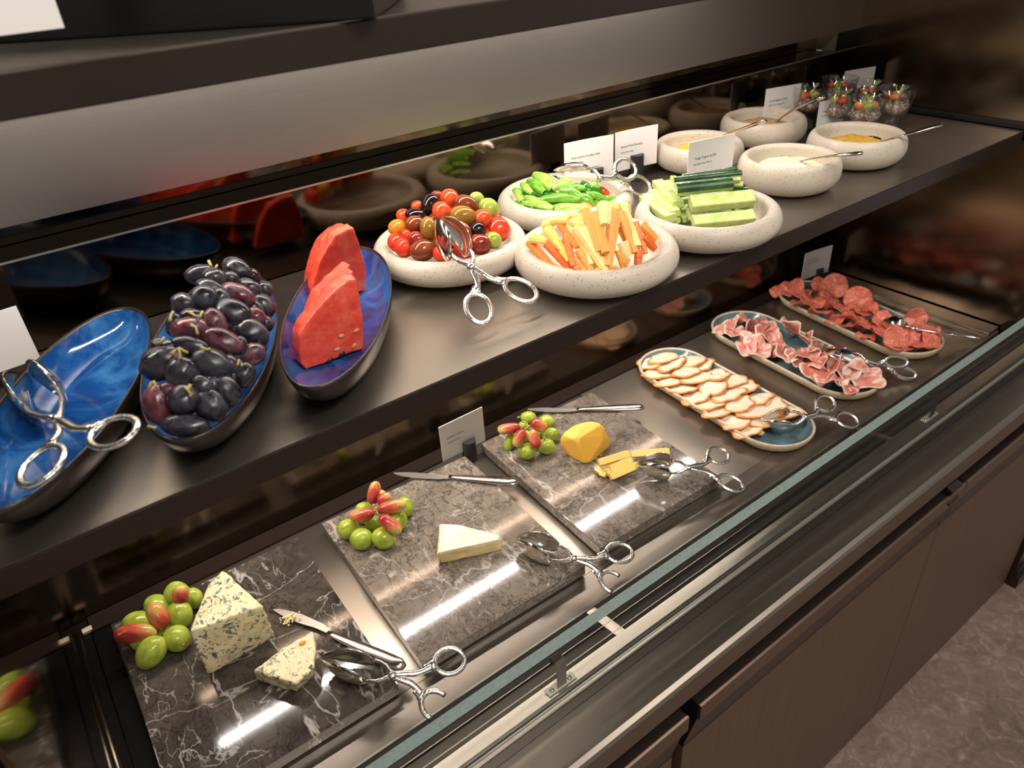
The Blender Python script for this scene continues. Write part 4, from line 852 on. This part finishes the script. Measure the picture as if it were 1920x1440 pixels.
mf=[(575,693),(682,653),(681,600),(675,560),(669,523),(655,524),(628,545),(600,575),(570,612),(562,630),(560,660),(564,682)]
melon('nearest red watermelon wedge with dark seeds at its base',mf,0,.020,[(641,664,1),(619,676,1),(640,630,0),(664,648,0),(632,655,0),(668,620,0)])
def shift(poly,du,dv,k=1): return [(u*1.0+du,v+dv) for u,v in poly]
mg=[(592,665),(684,632),(684,580),(679,540),(672,516),(655,530),(628,556),(604,590),(596,630)]
melon('second watermelon wedge, pressed behind the nearest one',mg,.014,.016)
mh=[(600,640),(688,600),(688,560),(684,530),(678,505),(650,530),(620,560),(603,600)]
melon('third watermelon wedge, in the gap of the row',mh,.022,.016)
mb=[(588,582),(690,548),(692,520),(688,490),(680,462),(669,430),(655,434),(632,447),(622,462),(606,490),(596,520),(590,548)]
melon('fourth watermelon wedge, rising highest above the platter',[(x-0,y) for x,y in mb],.008,.018)
mb2=[(600,555),(690,520),(690,490),(684,462),(672,432),(650,440),(626,460),(612,490),(603,525)]
melon('farthest watermelon wedge at the wall end of the platter',mb2,.026,.016)
# ------------------------------------------------------------------ cheeses
def VZ(u,v,bu,bv,zb):
    """height at which the vertical line over the floor point seen at (bu,bv,zb) is seen at (u,v)"""
    B=W(bu,bv,zb); d=ray(u,v); cp=Vector((0,0,CAMZ)); k=(B.x*d.x+B.y*d.y)/(d.x**2+d.y**2); return (cp+d*k).z
ZS=.0215
zt=VZ(353,1190,391,1266,ZS); zt=min(max(zt,.06),.10)
bot=[W(393,1267,ZS),W(516,1193,ZS)]
top=[W(354,1186,zt),W(492,1135,zt),W(417,1068,zt),W(390,1096,zt)]
bb=W(417,1068,zt).copy(); bb.z=ZS; b3=W(390,1100,zt).copy(); b3.z=ZS; b4=top[0].copy(); b4.z=ZS
bc=empty('cheese_wedge',W(430,1230,ZS),'large wedge of blue veined cheese beside the grapes','cheese')
hull('cheese_paste',[p-bc.location for p in bot+top+[bb,b3,b4,W(498,1160,.052)]],None,bc,bevel=.0028,amp=.0014,freq=90,sub=4,mats=[M['bluecheese'],M['rind']],matfn=lambda q:0)
z2=.046
sc=empty('cheese_wedge',W(540,1280,ZS),'small low piece of blue veined cheese with an orange fleck','cheese')
P=[W(475,1257,z2),W(586,1182,z2),W(591,1215,z2),W(589,1252,z2*.97),W(556,1282,z2),W(530,1215,z2),W(480,1274,ZS),W(527,1291,ZS),W(557,1297,ZS),W(590,1268,ZS)]
q=W(586,1182,z2).copy(); q.z=ZS; P.append(q)
hull('cheese_paste',[p-sc.location for p in P],M['bluecheese'],sc,bevel=.002,amp=.0014,freq=110,sub=4,seed=4)
o=link('orange_fleck',blob_mesh('orange_fleck',simple('orange_crumb',(240,150,20),.5),.2,3,10,6),None,sc); o.location=W(567,1205,z2+.001)-sc.location; o.scale=(.005,.0028,.0012)
# brie
zb=VZ(821,1030,822,1052,ZS); zb=min(max(zb,.040),.055)
br=empty('cheese_wedge',W(870,1030,ZS),'cream wedge of soft cheese with white rind on the middle slab','cheese')
T=[W(826,982,zb),W(862,984,zb),W(936,1003,zb),W(934,1012,zb),W(868,1021,zb),W(822,1036,zb)]
Bt=[]
for t in T: q=t.copy(); q.z=ZS; Bt.append(q)
hull('soft_paste',[p-br.location for p in [t-Vector((0,0,.0025)) for t in T]+Bt+[W(944,1020,ZS),W(943,1012,.035)]],M['brie_in'],br,bevel=.003,amp=.002,freq=60,sub=3,seed=2)
hull('white_rind',[p-br.location for p in T+[t-Vector((0,0,.003)) for t in T]],M['brie_top'],br,bevel=.001,amp=.0006,freq=120,sub=4,seed=3)
S0=[T[0],T[5]]; nrm=Vector((-.0025,0,0))
hull('side_rind',[p-br.location for p in S0+[s+Vector((-.003,-.0005,-.001)) for s in S0]+[Vector((s.x,s.y,ZS)) for s in S0]+[Vector((s.x-.003,s.y-.0005,ZS)) for s in S0]],M['brie_side'],br,bevel=.001,amp=.0006,freq=120,sub=3)
# yellow block
g7=lambda x,y:(880+x*.29167,700+y*.29167)
zy=.075
yc=empty('cheese_block',W(*g7(740,560),ZS),'rounded block of smooth yellow cheese on the farthest marble slab','cheese')
P=[W(*g7(757,590),ZS),W(*g7(915,462),ZS),W(*g7(700,570),ZS),W(*g7(600,505),ZS+.004),W(*g7(572,440),ZS+.028),W(*g7(590,400),ZS+.040),W(*g7(640,350),zy-.008),W(*g7(700,322),zy),W(*g7(815,302),zy),W(*g7(858,325),zy-.003),W(*g7(868,352),zy-.010),W(*g7(690,425),zy-.010),W(*g7(640,400),zy-.012),W(*g7(878,400),.055)]
q=W(*g7(815,302),zy).copy(); q.z=ZS; P.append(q); q=W(*g7(700,322),zy).copy(); q.z=ZS; P.append(q)
o=hull('cheese_paste',[p-yc.location for p in P],M['gouda'],yc,bevel=.0075,amp=.0010,freq=30,sub=4,seed=8,sm=7)
sq=bpy.data.meshes.new('cheese_stick'); bm=bmesh.new(); bmesh.ops.create_cube(bm,size=1); bmesh.ops.bevel(bm,geom=list(bm.edges),offset=.07,segments=2,affect='EDGES'); bm.to_mesh(sq); bm.free(); sq.materials.append(M['cheesestick'])
for i,(x1,y1,x2,y2,w_,z,lab) in enumerate([(1040,520,1285,500,42,.030,'longest, lying alone behind the tongs'),(830,575,1025,515,46,.046,'on top of the little pile at the left'),(840,598,960,560,40,.036,'under the top one'),(905,615,1040,555,42,.040,'middle, running to the tongs'),(905,665,1080,590,50,.034,'front, gripped by the scoops'),(815,610,860,640,36,.028,'short stub at the left'),(840,640,880,655,34,.027,'shortest stub at the front left'),(885,640,960,620,44,.032,'between the stubs and the front one')]):
    A=W(*g7(x1,y1),z);B=W(*g7(x2,y2),z); s=pxm(A); o=stick(sq,A,B,w_*.29167*s,'cheese_stick',.75); tag(o,'pale yellow cheese stick, '+lab,'cheese','yellow cheese sticks')
# ------------------------------------------------------------------ sliced meats
def sheet_mesh(name,mat,seed,ruf=.12,lobes=3,ex=1.0,fold=0,nr=9,ns=30,irr=.10):
    rg=random.Random(seed); v=[(0,0,0)]; rad=[0]; f=[]; ph=rg.uniform(0,6); ph2=rg.uniform(0,6)
    for i in range(1,nr+1):
        r=i/nr
        for k in range(ns):
            th=2*PI*k/ns; R=r*(1+irr*math.sin(2*th+ph)+irr*.6*math.sin(5*th+ph2)*r)
            x,y=R*math.cos(th)*ex,R*math.sin(th); z=ruf*r**1.6*math.sin(lobes*th+ph2)+ruf*.5*r*r*math.sin((lobes+4)*th+ph)+.06*noise.noise(Vector((x*2,y*2,seed)))
            if fold: z+=fold*(abs(y)**1.5)*1.0; 
            v.append((x,y,z)); rad.append(r)
    for k in range(ns): f.append((0,1+k,1+(k+1)%ns))
    for i in range(nr-1):
        for k in range(ns): a=1+i*ns; f.append((a+k,a+ns+k,a+ns+(k+1)%ns,a+(k+1)%ns))
    me=bpy.data.meshes.new(name); me.from_pydata(v,[],f); me.materials.append(mat)
    at=me.attributes.new('rad','FLOAT','POINT'); at.data.foreach_set('value',rad)
    for p in me.polygons: p.use_smooth=True
    return me
def sheet(me,name,p,sx,sy,rz,tx,ty,th=.0014):
    o=link(name,me); o.matrix_world=Matrix.Translation(p)@Matrix.Rotation(rz,4,'Z')@Matrix.Rotation(tx,4,'X')@Matrix.Rotation(ty,4,'Y')@Matrix.Diagonal((sx,sy,(sx+sy)/2,1))
    md=o.modifiers.new('thick','SOLIDIFY'); md.thickness=th/((sx+sy)/2)*1.0; md.offset=0; return o
rows=['first','second','third','fourth','fifth','sixth','seventh','eighth','ninth','tenth','eleventh']
rg=random.Random(11)
cm_=[sheet_mesh('chicken_slice',M['chicken'],i,.05,2,1.0,0,irr=.12) for i in range(4)]
A=Vector((.970,.872));B=Vector((.9535,.600)); nrow=9
k=0
for i in range(nrow):
    t=i/(nrow-1); c=A.lerp(B,t); wd=.040 if 0<i else .024
    for j,side in enumerate(('left','middle','right')):
        if i==0 and j==2: continue
        x=c.x+(j-1)*wd+rg.uniform(-.004,.004)+(-.006 if i>5 else 0); y=c.y+rg.uniform(-.006,.006)-(j-1)*.006
        z=.013+.005*(1 if j==1 else .3)+.003*i/nrow+.0012*(j)
        o=sheet(cm_[k%4],'chicken_slice',Vector((x,y,z+.002)),.034,.026,rg.uniform(-.5,.1),-.20+rg.uniform(-.05,.05),rg.uniform(-.10,.10),.0024); k+=1
        tag(o,'smoked chicken slice with browned edge, %s row from the wall, %s'%(rows[i],side),'chicken','smoked chicken slices on the tray')
for lab,(u,v),s_,rz in (('smoked chicken scrap beside the tongs scoop',(1427,812),.008,0),('smoked chicken slice reaching past the tongs pivot',(1480,772),.022,-.4)):
    p=W(u,v,.018); o=sheet(cm_[k%4],'chicken_slice',p,s_,s_*.7,rz,-.15,0,.002); k+=1; tag(o,lab,'chicken','smoked chicken slices on the tray')
hm=[sheet_mesh('ham_slice',M['ham'] if i%2 else M['ham2'],i+30,.22,2+i%3,1.0,.5 if i%3==0 else .1,nr=10,ns=36,irr=.13) for i in range(6)]
g5=lambda x,y:(1300+x*.28646,450+y*.28646)
HL=[(230,575,60,'pale fat end nearest the wall',0),(380,540,70,'rose flap behind the pale end',.5),(300,620,60,'left of the centre fold near the wall',1),(430,600,70,'second cluster, back',.2),(350,680,55,'small roll at the left rim',.6),(500,640,65,'second cluster, middle',1.2),(420,710,60,'curl near the left rim',.9),(530,690,55,'second cluster, front',.1),(680,610,80,'tall upright fold at the right rim',.8),(760,670,50,'corner hanging below the upright fold',.3),(600,740,75,'large rolled fold in the middle',.5),(720,750,65,'behind the small orange piece',1.4),(665,800,40,'small orange tongue at the left rim',1.2),(790,790,65,'right of the small orange piece',.4),(850,730,55,'under the tongs scoop',.7),(870,870,85,'large red fold at the front',.1),(980,850,70,'middle of the front cluster',.8),(1060,820,60,'behind the front fat piece',.5),(1110,900,75,'fatty cream piece at the front end',1.1),(1000,950,60,'lowest, pale strips at the front rim',.2),(910,920,60,'front left rim',1.0)]
for i,(x,y,s_,lab,rz) in enumerate(HL):
    u,v=g5(x,y); p=W(u,v,.026+.004*(i%3)); s=pxm(p)*.28646*s_
    up=.9 if 'upright' in lab else rg.uniform(-.5,.5)
    o=sheet(hm[i%6],'ham_slice',p,s*1.55,s*1.25,rz*2,up,rg.uniform(-.5,.3),.0014); o.location.z=max(o.location.z,.024)
    tag(o,'crumpled cured ham slice, '+lab,'ham','cured ham slices on the tray')
sm=[sheet_mesh('salami_slice',M['salami'],i+60,.16,3,1.0,.35 if i%2 else .0,nr=8,ns=30,irr=.03) for i in range(6)]
SL=[(560,330,55,0,'hanging over the wall end rim'),(650,320,75,.2,'flat on top near the wall end'),(720,350,75,.4,'second from the wall end'),(820,290,45,1.0,'small upright one at the back'),(930,300,75,1.1,'tall upright one near the wall end'),(770,400,80,.3,'centre of the wall half'),(880,400,80,.3,'below the tall upright one'),(700,420,60,.2,'left rim, wall half'),(830,470,75,.2,'left rim, middle'),(960,460,75,.4,'middle of the tray, rear'),(1080,390,80,1.1,'upright one in the middle'),(1130,460,70,.5,'right of the middle'),(930,520,65,.1,'left rim, just past the middle'),(1050,520,75,.3,'middle of the tray'),(1180,480,70,.5,'right rim, middle'),(1030,570,60,.1,'left rim, front half'),(1150,560,75,.3,'front half, centre'),(1240,530,60,.5,'behind the tongs scoop'),(1130,630,55,.1,'left rim, below the scoop'),(1240,610,70,.2,'left of the peaked fold'),(1330,640,80,.8,'peaked fold in front of the scoop'),(1460,510,62,1.15,'round upright one right of the scoop'),(1460,610,75,.4,'under the tongs arm'),(1540,600,60,.5,'right rim near the front end'),(1400,680,60,.2,'front left'),(1480,670,70,.3,'front end, centre'),(1560,650,60,.3,'front end, right'),(1540,690,50,.2,'lowest at the front end'),(1310,700,50,.1,'front left rim')]
for i,(x,y,s_,tl,lab) in enumerate(SL):
    u,v=g5(x,y); p=W(u,v,.022+.006*(i%3)+(.012 if tl>.7 else 0)); s=pxm(p)*.28646*s_
    rz=-.9+rg.uniform(-.4,.4) if tl>.7 else rg.uniform(0,6)
    o=sheet(sm[i%6],'salami_slice',p,s,s,rz,tl if tl>.7 else rg.uniform(-.4,.6),rg.uniform(-.3,.3),.0016)
    tag(o,'ruffled salami slice, '+lab,'salami','salami slices on the tray')
# ------------------------------------------------------------------ salad glasses
gprof=[(0,0),(.0205,0),(.0225,.002),(.0215,.006),(.0185,.018),(.0182,.024),(.0215,.030),(.027,.038),(.0315,.050),(.034,.064),(.0350,.080),(.0343,.0805),(.0330,.079),(.0318,.064),(.0295,.051),(.0250,.0405),(.0190,.0335),(0,.031)]
gm=lathe_mesh('cup_wall',gprof,M['cup'],32)
fm=lathe_mesh('quinoa_fill',[(0,.0322),(.0180,.0345),(.0235,.0405),(.0280,.049),(.0250,.054),(.012,.057),(0,.058)],M['quinoa'],24)
gpos=[((1.334,.868),'beside the Smoky Eggplant card',['vermilion','green'],1.03),((1.330,.800),'partly hidden by the Creamy Hummus card',['red','green'],1.0),((1.432,.868),'at the back, in front of the blank card',['red','green'],1.0),((1.4235,.800),'second row, between back and front glasses',['amber','brown'],1.0),((1.3190,.7400),'at the front, showing a green tomato half',['green','amber'],.98),((1.4110,.7400),'at the right end of the group',['brown','amber'],1.0)]
for i,((x,y),lab,cols,sc_) in enumerate(gpos):
    g=empty('salad_glass',(x,y,ST+.0008),'small footed glass of quinoa salad, '+lab,'glass','salad glasses in the far corner'); link('cup_wall',gm,None,g)
    sld=empty('quinoa_salad',(x,y,ST+.033),'quinoa salad with sprouts in the glass '+lab,'salad','quinoa salads in the glasses')
    o=link('quinoa',fm,None,sld,(0,0,-.032)); 
    b=MB(); rr=random.Random(i)
    for k in range(90):
        a=rr.uniform(0,6.28); r_=.024*math.sqrt(rr.random()); zz=.0255-.10*r_*r_*4; s=.0012
        b.box(r_*math.cos(a)-s,r_*math.cos(a)+s,r_*math.sin(a)-s,r_*math.sin(a)+s,zz-.002,zz+.002)
    o=b.build('grains',M['quinoa'],sld); o['kind']='stuff'
    for k in range(4):
        c=cols[k%2]; 
        if c not in tm: tm[c]=blob_mesh('tomato_'+c,M['t_'+c],.03,3)
        a=k*1.6+i; o=link('vegetable_piece',tm[c],None,sld,(.012*math.cos(a),.012*math.sin(a),.032)); o.scale=(.0105,.0085,.007); o.rotation_euler=(rr.uniform(-.5,.5),rr.uniform(-.5,.5),a)
    for k in range(5):
        a=rr.uniform(0,6.28); p0=Vector((.008*math.cos(a),.008*math.sin(a),.034)); p1=p0+Vector((.006*math.cos(a+1),.006*math.sin(a+1),.012+rr.random()*.006))
        b=MB(); b.tube([p0,(p0+p1)/2+Vector((.001,0,0)),p1],.0006,5); 
        for sx in (-1,1): b.add([p1+Vector(q) for q in ((0,0,0),(sx*.004,.002,.001),(sx*.006,0,.0005),(sx*.004,-.002,.001))],[(0,1,2,3)])
        b.build('sprout',M['sprout'],sld)
